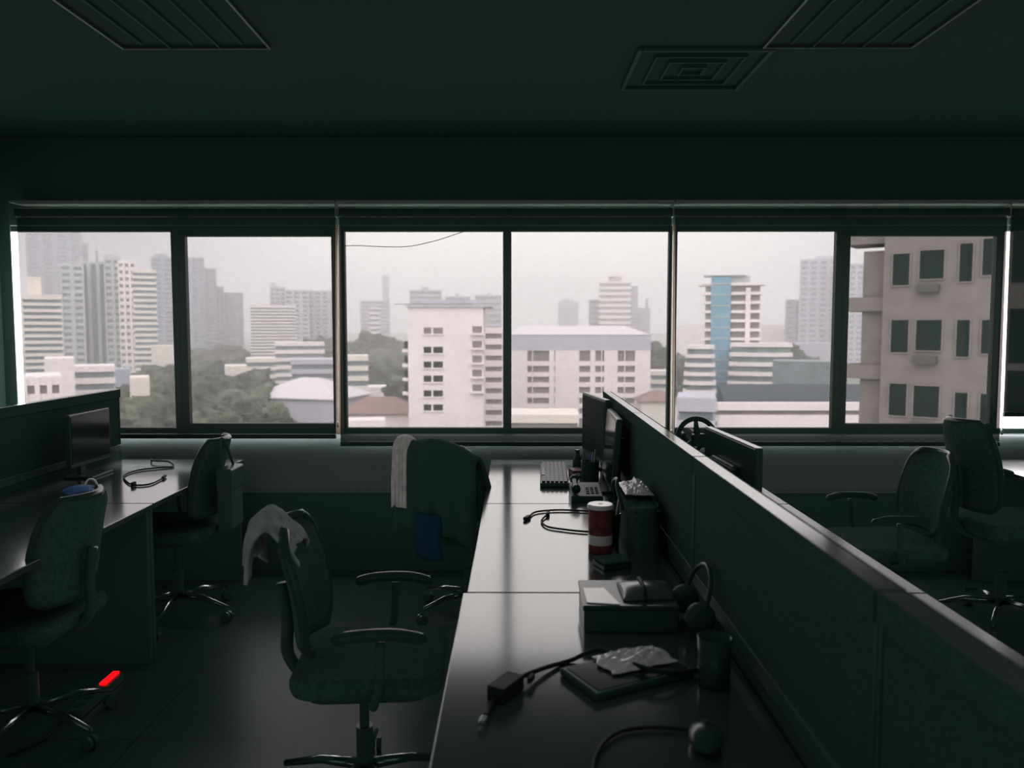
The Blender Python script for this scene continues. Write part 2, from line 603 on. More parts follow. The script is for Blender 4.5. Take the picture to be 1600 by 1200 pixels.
troffer(-1.63, 'unlit recessed ceiling light above the left desks')
troffer(1.02, 'unlit recessed ceiling light beside the air vent')
t = thing('ceiling_vent', 'square air vent in the ceiling near the windows', 'vent', (.51, 3.41, ZC))
f = MB()
f.box(0, .02, 0, .57, -.018, 0).box(.55, .57, 0, .57, -.018, 0).box(.02, .55, 0, .02, -.018, 0).box(.02, .55, .55, .57, -.018, 0)
f.build('frame', mat('vent_metal', (.030, .062, .049), .45), t, bevel=.004)
for k, q in enumerate((.09, .16, .23)):
    f = MB()
    for (a, b, c, d) in ((q, q + .01, q, .57 - q), (.56 - q, .57 - q, q, .57 - q), (q + .01, .56 - q, q, q + .01), (q + .01, .56 - q, .56 - q, .57 - q)):
        f.box(a, b, c, d, -.014, 0)
    f.build('louver', M_CAPSIDE, t)


# ------------------------------------------------------------------ desks and partitions
DZ = .73


def desk(lab, x0, x1, y0, y1, aisle, top=M_DESK):
    """aisle = -1 when the sitter's edge is at x0."""
    t = thing('office_desk', lab, 'desk', ((x0 + x1) / 2, (y0 + y1) / 2, 0), group='rows of office desks')
    hx, hy = (x1 - x0) / 2, (y1 - y0) / 2
    MB().box(-hx, hx, -hy, hy, DZ - .025, DZ).build('desktop', top, t, bevel=.003)
    for s in (-1, 1):
        MB().box(-hx + .06, hx - .02, s * hy - (.03 if s > 0 else 0), s * hy + (0 if s > 0 else .03), 0, DZ - .025).build('leg', M_DESKLEG, t, bevel=.002)
    bx = hx - .06 if aisle < 0 else -hx + .06
    MB().box(bx - .009, bx + .009, -hy + .03, hy - .03, .25, DZ - .025).build('modesty_panel', M_DESKLEG, t)
    return t


def partition(lab, x0, x1, y0, y1):
    t = thing('desk_partition', lab, 'partition', ((x0 + x1) / 2, (y0 + y1) / 2, 0), group='partitions between the desks')
    hx, hy = (x1 - x0) / 2, (y1 - y0) / 2
    MB().box(-hx + .006, hx - .006, -hy + .01, hy - .01, .05, 1.133).build('panel', M_SCREEN, t, bevel=.004)
    MB().box(-hx + .001, hx - .001, -hy + .002, hy - .002, 1.133, 1.14).build('cap', M_CAP, t, bevel=.002)
    for s in (-1, 1):
        MB().box(s * hx - .002, s * hx + .004, -hy + .002, hy - .002, 1.09, 1.1395).build('top_rail', M_SCREEN, t, bevel=.0005)
    MB().box(-hx + .003, hx - .003, -hy + .002, hy - .002, .76, .80).build('cable_rail', M_CAPSIDE, t, bevel=.003)
    for s in (-1, 1):
        MB().box(-hx + .004, hx - .004, s * hy - (.01 if s > 0 else 0), s * hy + (0 if s > 0 else .01), 0, 1.09).build('edge_post', M_CAPSIDE, t)
    return t


SE = [-.066, 1.135, 2.336, 3.540, 4.742]
NM = ['nearest to the viewer', 'with the loose plug lying on it', 'with a red canister on it', 'with the keyboard, next to the window wall']
NR = ['nearest to the viewer', 'bare stretch', 'with the monitor seen from behind', 'at the window wall']
for k in range(4):
    a, b = SE[k] + .0025, SE[k + 1] - .0025
    desk('pale reflecting desk of the middle row, ' + NM[k], -.143 - (.012 if k == 1 else 0), .520, a, b, -1)
    desk('desk right of the middle partition, ' + NR[k], .568, 1.225, a, b, 1, M_DESKR)
    partition('dark partition along the middle desks, ' + ('nearest to the viewer', 'second from the viewer', 'beside the red canister', 'beside the far monitor by the window')[k], .523, .565, a, b)
for k in range(2, 4):
    a, b = SE[k] + .0025, SE[k + 1] - .0025
    desk('desk of the left row, ' + ('behind the nearest left chair' if k == 2 else 'with a looped cable on it'), -2.40, -1.625, a, b, 1)
    partition('dark partition behind the left desks, ' + ('nearer to the viewer' if k == 2 else 'its lit end at the window'), -2.465, -2.423, a, b + (.14 if k == 3 else 0))
desk('desk at the far right under the raised blind', 2.69, 3.4, 3.54, 4.74, -1)


# ------------------------------------------------------------------ office chairs
def make_chair():
    t = thing('office_chair', '', 'chair', group='black office chairs')
    # seat cushion
    def rr(a, b, rad, n=6):
        pts = []
        for cx_, cy_, a0 in ((a - rad, b - rad, 0), (-a + rad, b - rad, 90), (-a + rad, -b + rad, 180), (a - rad, -b + rad, 270)):
            for k in range(n + 1):
                an = R(a0 + 90 * k / n)
                pts.append((cx_ + rad * math.cos(an), cy_ + rad * math.sin(an)))
        return pts
    MB().prism(rr(.24, .24, .09), .44, .505, Matrix.Translation((.03, 0, 0))).build('seat', M_FABRIC, t, bevel=.022)
    MB().prism(rr(.19, .19, .06), .415, .44, Matrix.Translation((.03, 0, 0))).build('seat_pan', M_DARKPL, t)

    # backrest: curved padded panel inside a frame
    def surf(u, v, off=0.0):
        y = (u - .5) * 2
        z = v
        # rounded outline
        hw = .225 * (1 - .10 * (2 * z - 1) ** 2 - .05 * z) * (1 if True else 1)
        e = max(0.0, abs(2 * z - 1) - .62) / .38
        hw *= math.sqrt(max(0, 1 - .55 * e * e))
        zz = .555 + .385 * z
        x = -.20 - .075 * z + .055 * y * y + .035 * math.sin(PI * z) * .6 + off
        return Vector((x, y * hw, zz))
    MB().grid(lambda u, v: surf(u, v), 16, 16).build('backrest', M_FABRIC, t, solid=.028, smooth=True)
    loop = [surf(u / 16, 1) for u in range(17)] + [surf(1, 1 - v / 16) for v in range(1, 17)] + [surf(1 - u / 16, 0) for u in range(1, 17)] + [surf(0, v / 16) for v in range(1, 16)]
    MB().tube(loop, .016, 8, closed=True).build('back_frame', M_GLOSSPL, t, smooth=True)
    MB().tube(spline([(-.02, 0, .425), (-.18, 0, .43), (-.245, 0, .50), (-.245, 0, .62), (-.262, 0, .74)], 6), .02, 8).build('back_spine', M_DARKPL, t, smooth=True)
    for s in (-1, 1):
        ar = MB().tube(spline([(.06, s * .19, .43), (.06, s * .265, .44), (.08, s * .28, .52), (.085, s * .28, .645)], 6), .014, 8).build('armrest', M_DARKPL, t, smooth=True)
        pad = spline([(-.06, s * .275, .648), (.01, s * .28, .663), (.13, s * .28, .665), (.22, s * .275, .645)], 6)
        MB().tube(pad, [.006] + [.019] * (len(pad) - 2) + [.006], 8).build('arm_pad', M_GLOSSPL, ar, smooth=True)
    MB().lathe([(.028, .10), (.028, .25), (.016, .25), (.016, .415)], 14).build('gas_lift', M_DARKPL, t, smooth=False)
    for k in range(5):
        a = 2 * PI * k / 5 + .3
        d = Vector((math.cos(a), math.sin(a), 0))
        lg = MB().tube([d * .02 + Vector((0, 0, .115)), d * .16 + Vector((0, 0, .11)), d * .30 + Vector((0, 0, .075))], [.020, .015, .011], 8).build('leg', M_CHROME, t, smooth=True)
        m = Matrix.Rotation(a, 3, 'Z') @ Matrix.Rotation(PI / 2, 3, 'X')
        mc = MB()
        for q in (-.012, .012):
            mc.lathe([(.012, -.008), (.026, -.007), (.026, .007), (.012, .008)], 14, d * .295 + Vector((0, 0, .027)) + Vector((-d.y, d.x, 0)) * q, m)
        mc.build('caster', M_DARKPL, lg, smooth=False)
    return t


ch0 = make_chair()
CHAIRS = [
    (-.485, 2.49, R(4), .965, 'black chair at the middle desks with a pale cloth over its back'),
    (-1.775, 4.12, R(183), 1.0, 'black chair tucked under the left desk by the looped cable'),
    (-1.80, 2.88, R(178), .97, 'nearest black chair of the left desk row, its curved back edge catching light'),
    (-.245, 4.17, R(55), .98, 'chair by the window draped with a dark jacket'),
    (1.84, 3.88, R(180), .965, 'black chair with a rounded back at the desks right of the partition'),
    (2.47, 4.0, R(0), 1.12, 'tall backed black chair standing before the far right desk'),
]
chairs = []
for i, (x, y, a, s, lab) in enumerate(CHAIRS):
    c = ch0 if i == 0 else copy_tree(ch0)
    c.location = (x, y, 0)
    c.rotation_euler = (0, 0, a)
    c.scale = (s if s < 1.05 else 1.0, s if s < 1.05 else 1.0, s)
    c['label'] = lab
    chairs.append(c)


def drape(name, lab, cat, chair, m, half, zt, front, rear, seed, c0=0.0, sag=.05, th=.012, bulge=.02):
    """cloth hung over a chair back: chair-local, from the seat side over the top and down behind"""
    path = [(-.20, zt - front), (-.225, zt - front * .5), (-.243, zt - .02), (-.272, zt + .014), (-.305, zt - .015), (-.315, zt - rear * .4), (-.315, zt - rear)]
    pv = spline([(x, 0, z) for x, z in path], 6)

    def fn(u, v):
        i = v * (len(pv) - 1)
        k = min(int(i), len(pv) - 2)
        p = pv[k].lerp(pv[k + 1], i - k)
        y = (u - .5) * 2
        drop = abs(v - .45) * 1.6
        fold = bulge * drop * math.sin(y * 7 + seed) + .012 * noise.noise(Vector((y * 3, v * 4, seed)))
        sgn = 1 if v < .45 else -1
        return (p.x + sgn * abs(fold) * 1.0 + .055 * y * y * (half / .225) ** 2, c0 + y * half * (1 + .12 * drop), p.z - sag * y * y - .02 * drop * noise.noise(Vector((y * 2, 7, seed))))
    o = MB().grid(fn, 22, 36).build(name, m, solid=th, smooth=True)
    o.location = chair.location
    o.rotation_euler = chair.rotation_euler
    return tag(o, lab, cat)


drape('draped_cloth', 'pale grey cloth draped over the back of a black chair at the middle desks', 'cloth', chairs[0], M_CLOTH, .10, .955, .09, .14, 2.3, c0=-.05, bulge=.025)
drape('jacket', 'black jacket hung over the chair back by the window', 'jacket', chairs[3], M_JACKET, .235, .945, .22, .42, 1.1, sag=.085, bulge=.035, th=.022)
drape('scarf', 'pale sleeve-like cloth over the left shoulder of the jacketed chair', 'cloth', chairs[3], M_CLOTHP, .05, .955, .12, .34, .4, c0=.19, sag=.02, bulge=.02)
o = MB().grid(lambda u, v: (-.345 - .02 * math.sin(v * PI) + .01 * math.sin(u * 9), -.02 + (u - .5) * .16, .60 - .22 * v), 10, 10).build('hanging_cloth', M_NAVY, solid=.03, smooth=True)
o.location, o.rotation_euler = chairs[3].location, chairs[3].rotation_euler
tag(o, 'dark blue cloth hanging low behind the jacketed chair', 'cloth')

# bag hung on the left window chair
t = thing('shoulder_bag', 'dark bag hanging at the chair beside the left window desk', 'bag', (-1.452, 4.03, 0))
MB().prism([(-.034, -.10), (.034, -.09), (.034, .09), (-.034, .10)], .50, .80).build('body', M_JACKET, t, bevel=.015)
MB().prism([(-.037, -.103), (.038, -.093), (.038, .093), (-.037, .103)], .70, .812).build('flap', M_DARKPL, t, bevel=.008)
MB().tube(spline([(-.01, -.08, .80), (-.03, -.05, .90), (-.04, 0, .955), (-.03, .05, .90), (-.01, .08, .80)], 6), .007, 6).build('strap', M_JACKET, t, smooth=True)


# ------------------------------------------------------------------ monitors
M_LCDM = mat('matte_screen_off', (0.012, 0.026, 0.021), rough=0.6, spec=0.1)


def monitor(lab, x, y, face, wdt=.50, hgt=.32, zb=.82, tilt=0.0, yaw=0.0, scr=M_LCD):
    """screen plane along Y, looking to -x (face=-1) or +x"""
    t = thing('computer_monitor', lab, 'monitor', (x, y, DZ), (0 if face < 0 else PI) + yaw, group='computer monitors')
    m = Matrix.Translation((0, 0, zb - DZ)) @ Matrix.Rotation(tilt, 4, 'Y')
    MB().box(-.012, .016, -wdt / 2, wdt / 2, 0, hgt, m).build('casing', M_DARKPL, t, bevel=.004)
    MB().box(-.0145, -.0115, -wdt / 2 + .012, wdt / 2 - .012, .02, hgt - .012, m).build('screen', scr, t)
    MB().box(-.010, .014, -wdt / 2 + .003, wdt / 2 - .003, hgt, hgt + .003, m).build('top_glint_strip', M_CAP, t)  # glossy strip added to give the top edge a window highlight
    MB().box(.016, .04, -.13, .13, .07, .25, m).build('rear_housing', M_DARKPL, t, bevel=.01)
    MB().box(.030, .042, -.135, .135, .235, .241, m).build('seam_strip', M_ALU, t)
    MB().box(.036, .056, -.025, .025, .012, zb - DZ + .14).build('stand', M_DARKPL, t, bevel=.003)
    MB().box(-.07, .085, -.11, .11, 0, .012).build('foot', M_DARKPL, t, bevel=.004)
    return t


monitor('black monitor facing the aisle at the window end of the middle desks', .452, 4.50, -1, wdt=.53, hgt=.345, zb=.785, yaw=.147, scr=M_LCDM)
monitor('monitor leaning against the middle partition, its screen reflecting the window', .455, 3.86, -1, wdt=.50, hgt=.335, zb=.765, tilt=.075, yaw=-.03)
monitor('monitor seen from behind on the desk right of the partition', .79, 2.90, 1, wdt=.58, hgt=.335, zb=.785, yaw=.05)
monitor('nearer black monitor against the left partition', -2.25, 3.02, 1, wdt=.52, hgt=.31, zb=.80)
monitor('black monitor against the left partition, near the looped cable', -2.27, 4.22, 1, wdt=.40, hgt=.27, zb=.80)

# steering wheel controller behind the right monitor
t = thing('steering_wheel', 'black gaming steering wheel standing behind the right-hand monitor', 'steering wheel', (.775, 3.45, DZ), R(12))
MB().box(-.09, .09, .03, .16, 0, .22).build('base', M_DARKPL, t, bevel=.02)
MB().lathe([(.035, 0), (.035, .09)], 16, (0, -.03, .29), Matrix.Rotation(-PI / 2 + .25, 3, 'X')).build('column', M_DARKPL, t)
MB().box(-.04, .04, .02, .09, .2, .33).build('housing', M_DARKPL, t, bevel=.012)
mt = Matrix.Translation((0, -.035, .31)) @ Matrix.Rotation(-.22, 4, 'X')
MB().tube([mt @ Vector((.088 * math.cos(a), 0, .088 * math.sin(a))) for a in [2 * PI * k / 40 for k in range(40)]], .011, 10, closed=True).build('rim', M_GLOSSPL, t, smooth=True)
for a in (90, 210, 330):
    d = Vector((math.cos(R(a)), 0, math.sin(R(a))))
    MB().tube([mt @ (d * .012), mt @ (d * .086)], [.017, .008], 8).build('spoke', M_DARKPL, t, smooth=True)
MB().box(-.03, .03, -.065, -.03, .275, .335).build('hub', M_GLOSSPL, t, bevel=.008)
MB().box(-.045, -.015, -.068, -.064, .278, .283).build('badge_strip', M_WHITE, t)

# ------------------------------------------------------------------ keyboard and small things by the far monitor
t = thing('keyboard', 'dark keyboard with grey keys in front of the far monitor', 'keyboard', (.205, 4.20, DZ), R(-2))
MB().prism([(-.072, -.30), (.072, -.30), (.072, .30), (-.072, .30)], 0, .022).build('body', M_DARKPL, t, bevel=.006)
for r_ in range(6):
    for q in range(16):
        if r_ == 5 and 4 <= q <= 9:
            if q == 4:
                MB().box(-.064, -.047, -.268 + .036 * 4, -.268 + .036 * 9 + .031, .022, .031).build('key', M_KEY, t, bevel=.002)
            continue
        x1 = .064 - r_ * .0218
        MB().box(x1 - .0175, x1, -.286 + .036 * q, -.286 + .036 * q + .031, .022, .031).build('key', M_KEY, t, bevel=.002)

t = thing('pen_holder', 'black mesh pen holder before the far monitor', 'pen holder', (.385, 4.075, DZ))
MB().lathe([(.043, 0), (.045, .005), (.048, .105), (.045, .105), (.042, .008), (.02, .008)], 24).build('cup', M_DARKPL, t, smooth=False)
for k, (dx, dy, h, m) in enumerate(((.02, .01, .16, M_ALU), (-.02, .012, .15, M_DARKPL), (.0, -.02, .155, M_BLUE), (.012, .024, .145, M_ALU))):
    o = MB().tube([(.385 + dx * .6, 4.075 + dy * .6, DZ + .012), (.385 + dx * 1.5, 4.075 + dy * 1.5, DZ + h)], .0035, 8).build('pen', m, smooth=True)
    tag(o, ('silver pen leaning right in the pen holder', 'black pen in the pen holder', 'blue pen in the pen holder', 'short silver pen at the back of the pen holder')[k], 'pen', 'pens in the holder')

t = thing('desk_telephone', 'black desk telephone left of the pen holder', 'telephone', (.325, 3.652, DZ), R(-90))
t.scale = (.8, .8, .8)
MB().prism([(-.11, 0), (.11, 0), (.11, .035), (-.11, .075)], -.09, .09, Matrix(((1, 0, 0, 0), (0, 0, -1, 0), (0, 1, 0, 0), (0, 0, 0, 1)))).build('body', M_DARKPL, t, bevel=.006)
MB().tube(spline([(-.08, -.06, .10), (-.05, -.06, .095), (.05, -.06, .075), (.085, -.06, .07)], 5), [.026] * 4 + [.016] * 8 + [.026] * 4, 10).build('handset', M_GLOSSPL, t, smooth=True)
for a in range(3):
    for b in range(4):
        z = .068 - (.02 + a * .03 + .02 - .02) * .18
        MB().box(-.03 + b * .026, -.012 + b * .026, .0 + a * .026, .018 + a * .026, .048 - b * .0047, .062 - b * .0047).build('button', M_KEY, t)

t = thing('figurine_bottle', 'small dark bottle beside the pen holder', 'bottle', (.345, 4.40, DZ))
MB().lathe([(.022, 0), (.026, .01), (.026, .055), (.012, .08), (.010, .098)], 18).build('body', M_DARKPL, t, smooth=True)
MB().lathe([(.012, .098), (.012, .112)], 14).build('cap', M_GLOSSPL, t)
t = thing('card_box', 'small red and white card box at the end of the keyboard', 'box', (.325, 4.22, DZ), R(10))
MB().box(-.03, .03, -.05, .05, 0, .035).build('box', M_RED, t, bevel=.002)
MB().box(-.0301, .01, -.0501, .0501, .006, .022).build('band', M_WHITE, t)
tag(MB().box(.28, .325, 3.93, 4.03, DZ, DZ + .022).build('calculator', M_GLOSSPL, bevel=.004), 'small glossy black device between keyboard and telephone', 'gadget')

# red canister with white lid
t = thing('canister', 'red canister with a white lid on the middle desk', 'canister', (.300, 2.775, DZ))
MB().lathe([(.040, 0), (.042, .004), (.042, .155)], 40).build('body', M_RED, t, smooth=False)
MB().lathe([(.0425, .03), (.0428, .032), (.0428, .062), (.0425, .064)], 40).build('label_band', M_WHITE, t)
MB().lathe([(.045, .155), (.046, .158), (.046, .168), (.043, .171), (.008, .171), (.007, .168)], 40).build('lid', M_WHITE, t)
MB().lathe([(.006, .1685), (.006, .1715)], 14).build('hole_plug', M_DARKPL, t)

# black tote with crumpled film on it
t = thing('tote_bag', 'black tote bag slumped against the middle partition', 'bag', (.452, 2.90, DZ), R(1))
MB().grid(lambda u, v: (
    (.058 * (1 - .15 * v)) * math.copysign(abs(math.cos(2 * PI * u)) ** .5, math.cos(2 * PI * u)) + .010 * noise.noise(Vector((u * 9, v * 3, 1))),
    (.22 * (1 - .10 * v)) * math.copysign(abs(math.sin(2 * PI * u)) ** .5, math.sin(2 * PI * u)) + .012 * noise.noise(Vector((u * 9, v * 3, 5))),
    .17 * v), 40, 10).add([], []).build('body', M_JACKET, t, smooth=True)
MB().grid(lambda u, v: ((u - .5) * .10, (v - .5) * .38, .155 + .012 * noise.noise(Vector((u * 4, v * 6, 3)))), 8, 16).build('top', M_JACKET, t, solid=.01, smooth=True)
MB().tube(spline([(-.07, -.09, .14), (-.085, -.06, .21), (-.08, .0, .235), (-.085, .06, .21), (-.07, .09, .14)], 6), .007, 6).build('handle', M_GLOSSPL, t, smooth=True)


def crumple(name, lab, cat, loc, sx, sy, h, seed, m, rz=0.0):
    def fn(u, v):
        x, y = u - .5, v - .5
        e = max(0, 1 - (2 * abs(x)) ** 3) * max(0, 1 - (2 * abs(y)) ** 3)
        nz = abs(noise.noise(Vector((x * 5 + seed, y * 5, seed)))) + .5 * abs(noise.noise(Vector((x * 12, y * 12 + seed, 3))))
        return (x * sx * (1 + .15 * noise.noise(Vector((y * 4, seed, 0)))), y * sy * (1 + .15 * noise.noise(Vector((x * 4, seed, 9)))), .004 + h * e * (.35 + nz))
    o = MB().grid(fn, 18, 18).build(name, m, solid=.003)
    o.location = loc
    o.rotation_euler = (0, 0, rz)
    return tag(o, lab, cat)


crumple('crumpled_film', 'crumpled clear film lying on the black tote bag', 'wrapping', (.452, 2.99, DZ + .178), .10, .24, .03, 4.2, M_FILM)
# clear plastic cup beside the canister
t = thing('plastic_cup', 'clear plastic cup just right of the red canister', 'cup', (.350, 2.85, DZ))
MB().lathe([(.025, 0), (.032, .12), (.030, .12), (.0245, .004), (.01, .004)], 24).build('cup', glass_mat('clear_plastic', (.72, .76, .74), 2.2), t, smooth=True)
MB().tube([(.0, .0, .008), (.02, -.016, .17)], .003, 6).build('stirrer', M_WHITE, t)
t = thing('wallet', 'dark folded wallet lying before the red canister', 'wallet', (.32, 2.60, DZ), R(20))
MB().prism([(-.05, -.045), (.05, -.045), (.055, .045), (-.05, .045)], 0, .016).build('lower_flap', M_GLOSSPL, t, bevel=.004)
MB().prism([(-.048, -.044), (.052, -.044), (.053, .042), (-.05, .044)], .017, .028).build('upper_flap', M_JACKET, t, bevel=.004)

# black file box with paper
t = thing('file_box', 'flat black file box on the nearest middle desk', 'box', (.302, 2.125, DZ), R(-1))
MB().box(-.122, .122, -.105, .105, 0, .068).build('body', M_DARKPL, t, bevel=.005)
MB().box(-.125, .125, -.108, .108, .058, .072).build('lid', M_GLOSSPL, t, bevel=.004)
o = tag(MB().prism([(-.115, -.085), (-.03, -.100), (-.058, .03), (-.115, .03)], 0, .0025).build('paper_sheet', M_PAPER), 'white paper sheet lying on the left end of the flat black file box', 'paper')
o.location = (.302, 2.125, DZ + .0725)
t = thing('pouch', 'glossy dark pouch bound with a black strap, lying on the flat file box', 'pouch', (.352, 2.125, DZ + .0725))
MB().grid(lambda u, v: ((u - .5) * .135, (v - .5) * .15 * (1 - .15 * u), .002 + .022 * (math.sin(PI * u) * math.sin(PI * v)) ** .45), 16, 16).build('body', mat('glossy_pouch', (.05, .065, .062), .22, spec=1.0, ior=1.9), t, solid=.003, smooth=True)
MB().tube(spline([(-.01, -.076, .003), (-.01, -.05, .024), (-.01, 0, .029), (-.01, .05, .024), (-.01, .076, .003)], 6), .005, 6).build('strap', M_WIRE, t, smooth=True)

# black tablet with crumpled paper
t = thing('tablet', 'black tablet lying askew on the nearest middle desk', 'tablet', (.255, 1.765, DZ), R(28))
MB().box(-.135, .135, -.075, .075, 0, .018).build('body', M_DARKPL, t, bevel=.005)
MB().box(-.122, .122, -.064, .064, .0175, .0195).build('glass', M_LCD, t)
crumple('crumpled_paper', 'crumpled white paper lying on the black tablet', 'paper', (.275, 1.80, DZ + .020), .17, .10, .022, 1.3, M_FILM, R(24))


def cable(name, lab, pts, r, ends, cat='cable'):
    t = thing(name, lab, cat, pts[0])
    o0 = Vector(pts[0])
    MB().tube(spline([Vector(p) - o0 for p in pts], 10), r, 8).build('wire', M_WIRE, t, smooth=True)
    for (p, d, l, wd, h, m, nm) in ends:
        a = math.atan2(d[1], d[0])
        mm = Matrix.Translation(Vector(p) - o0) @ Matrix.Rotation(a, 4, 'Z')
        MB().box(0, l, -wd / 2, wd / 2, -h / 2, h / 2, mm).build(nm, m, t, bevel=.002)
    return t


Zc = DZ + .006
cable('charger_cable', 'black cable with a bulky adapter plug on the nearest middle desk',
      [(.0, 1.70, Zc + .012), (.03, 1.735, Zc + .012), (.075, 1.79, Zc + .004), (.13, 1.835, Zc), (.20, 1.845, Zc + .022), (.26, 1.765, Zc + .024), (.34, 1.72, Zc + .022), (.44, 1.79, Zc)], .0055,
      [((-.042, 1.63, Zc + .012), (.045, .075), .085, .042, .034, M_WIRE, 'adapter'),
       ((.040, 1.735, Zc + .008), (-.02, -.06), .03, .010, .014, M_WIRE, 'cable_clip'),
       ((-.043, 1.63, Zc + .004), (-.02, -.09), .075, .010, .010, M_WIRE, 'cord_stub'),
       ((-.060, 1.555, Zc + .003), (-.012, -.05), .030, .014, .009, M_CHROME, 'metal_tip')])
cable('looped_cable', 'two-strand black cable looped beside the red canister',
      [(.055, 3.26, Zc), (.085, 3.35, Zc), (.15, 3.385, Zc), (.22, 3.39, Zc), (.32, 3.37, Zc), (.42, 3.35, Zc)], .004,
      [((.058, 3.265, Zc + .002), (-.4, -1), .05, .016, .014, M_WIRE, 'plug')])
cable('looped_cable', 'black cable curling back below the first one, towards the red canister',
      [(.135, 3.30, Zc + .002), (.112, 3.23, Zc), (.108, 3.17, Zc), (.13, 3.10, Zc), (.19, 3.06, Zc), (.26, 3.03, Zc), (.33, 3.02, Zc), (.38, 3.05, Zc)], .004,
      [((.135, 3.29, Zc + .003), (.1, 1), .045, .014, .014, M_WIRE, 'plug')])
cable('looped_cable', 'black cable looped on the bare left desk by the window',
      [(-2.16, 4.70, Zc), (-2.11, 4.60, Zc + .01), (-2.0, 4.56, Zc + .01), (-1.93, 4.46, Zc), (-2.0, 4.41, Zc), (-2.07, 4.34, Zc), (-2.075, 4.20, Zc), (-2.0, 4.05, Zc), (-1.9, 3.93, Zc), (-1.83, 3.95, Zc), (-1.83, 4.10, Zc)], .0045,
      [((-1.83, 4.10, Zc + .003), (-.02, .1), .06, .014, .012, M_WIRE, 'plug'), ((-1.905, 3.925, Zc + .006), (1, .02), .014, .035, .02, M_WIRE, 'cable_tie')])
tag(MB().tube(spline([(.13, 1.30, Zc), (.15, 1.42, Zc), (.20, 1.50, Zc), (.28, 1.52, Zc), (.40, 1.50, Zc)], 8), .004, 8).build('thin_cable', M_WIRE, smooth=True),
    'thin dark cable arcing at the lower edge of the nearest middle desk', 'cable')

# headset at the partition foot
t = thing('headset', 'black headset resting against the partition beside the file box', 'headset', (.480, 2.07, DZ), R(4))
mt = Matrix.Translation((0, 0, .085)) @ Matrix.Rotation(R(18), 4, 'Y')
MB().tube([mt @ Vector((0, .082 * math.cos(a), .082 * math.sin(a))) for a in [R(k) for k in range(-20, 201, 10)]], .006, 8).build('headband', M_GLOSSPL, t, smooth=True)
for s in (-1, 1):
    MB().lathe([(.020, -.016), (.038, -.012), (.040, 0), (.036, .014), (.018, .018)], 20, mt @ Vector((0, s * .072, -.038)), Matrix.Rotation(PI / 2, 3, 'X')).build('ear_cup', M_DARKPL, t, smooth=True)
t = thing('tumbler', 'dark glossy tumbler near the tablet by the partition', 'tumbler', (.44, 1.72, DZ))
MB().lathe([(.03, 0), (.034, .006), (.038, .11), (.035, .11), (.031, .01), (.01, .01)], 28).build('cup', M_GLOSSPL, t, smooth=True)
t = thing('computer_mouse', 'black mouse near the bottom edge of the nearest middle desk', 'mouse', (.36, 1.46, DZ), R(80))
MB().grid(lambda u, v: (.055 * math.cos(PI * (v - .5)) * math.cos(2 * PI * u) * 1.0, .032 * math.cos(PI * (v - .5)) * math.sin(2 * PI * u), .017 + .017 * math.sin(PI * (v - .5)) * (1.1 if v > .5 else 1)), 24, 14).build('shell', M_GLOSSPL, t, smooth=True)
MB().lathe([(.007, -.003), (.007, .003)], 14, (.028, 0, .032), Matrix.Rotation(PI / 2, 3, 'X')).build('wheel', M_KEY, t)

# things on the left desks
t = thing('plastic_bag', 'crumpled blue plastic bag on the left desk before the partition', 'bag', (-2.03, 3.68, DZ), R(35))
t.scale = (.62, .62, .62)
MB().grid(lambda u, v: (
    (.11 * math.cos(PI * (v - .5)) * math.cos(2 * PI * u)) * (1 + .35 * noise.noise(Vector((u * 7, v * 5, 2)))),
    (.09 * math.cos(PI * (v - .5)) * math.sin(2 * PI * u)) * (1 + .35 * noise.noise(Vector((u * 7, v * 5, 8)))),
    .045 + .045 * math.sin(PI * (v - .5))), 28, 16).build('body', M_BLUE, t)
MB().tube(spline([(.03, .0, .08), (.06, .02, .12), (.10, .03, .11), (.12, .02, .07)], 6), .008, 6).build('handle', M_WHITE, t, smooth=True)
t = thing('power_strip', 'black power strip on the floor with a glowing red switch, beside the nearest left chair', 'power strip', (-1.714, 3.172, 0), R(90))
MB().box(-.17, .17, -.03, .03, 0, .036).build('body', M_DARKPL, t, bevel=.005)
for k in range(3):
    MB().lathe([(.019, .036), (.019, .039), (.012, .039)], 16, (-.13 + .07 * k, 0, 0)).build('socket', M_GLOSSPL, t)
MB().box(.045, .165, -.014, .014, .036, .046).build('glowing_switch', M_REDLED, t, bevel=.003)
MB().tube(spline([(-.17, 0, .018), (-.24, .03, .012), (-.34, .02, .008), (-.45, .08, .008)], 6), .005, 8).build('cord', M_WIRE, t, smooth=True)
tag(MB().box(-1.95, -1.88, 3.30, 3.36, DZ, DZ + .03).build('red_stapler', M_RED, bevel=.006), 'small dark red stapler on the left desk', 'stapler')


# ================================================================== the city outside
GZ = -26.0


def at(u, v, Y):
    """world point at distance Y along the sight line of a picture point"""
    a, b = (u - 800) / FPX, (600 - v) / FPX
    x, y, z = a, math.cos(PITCH) + b * math.sin(PITCH), -math.sin(PITCH) + b * math.cos(PITCH)
    x, y = math.cos(YAW) * x - math.sin(YAW) * y, math.sin(YAW) * x + math.cos(YAW) * y
    k = Y / y
    return Vector((x * k, Y, CAM_Z + z * k))


def far(Y):
    return Y if Y <= 60 else 60 + (Y - 60) * 1.8


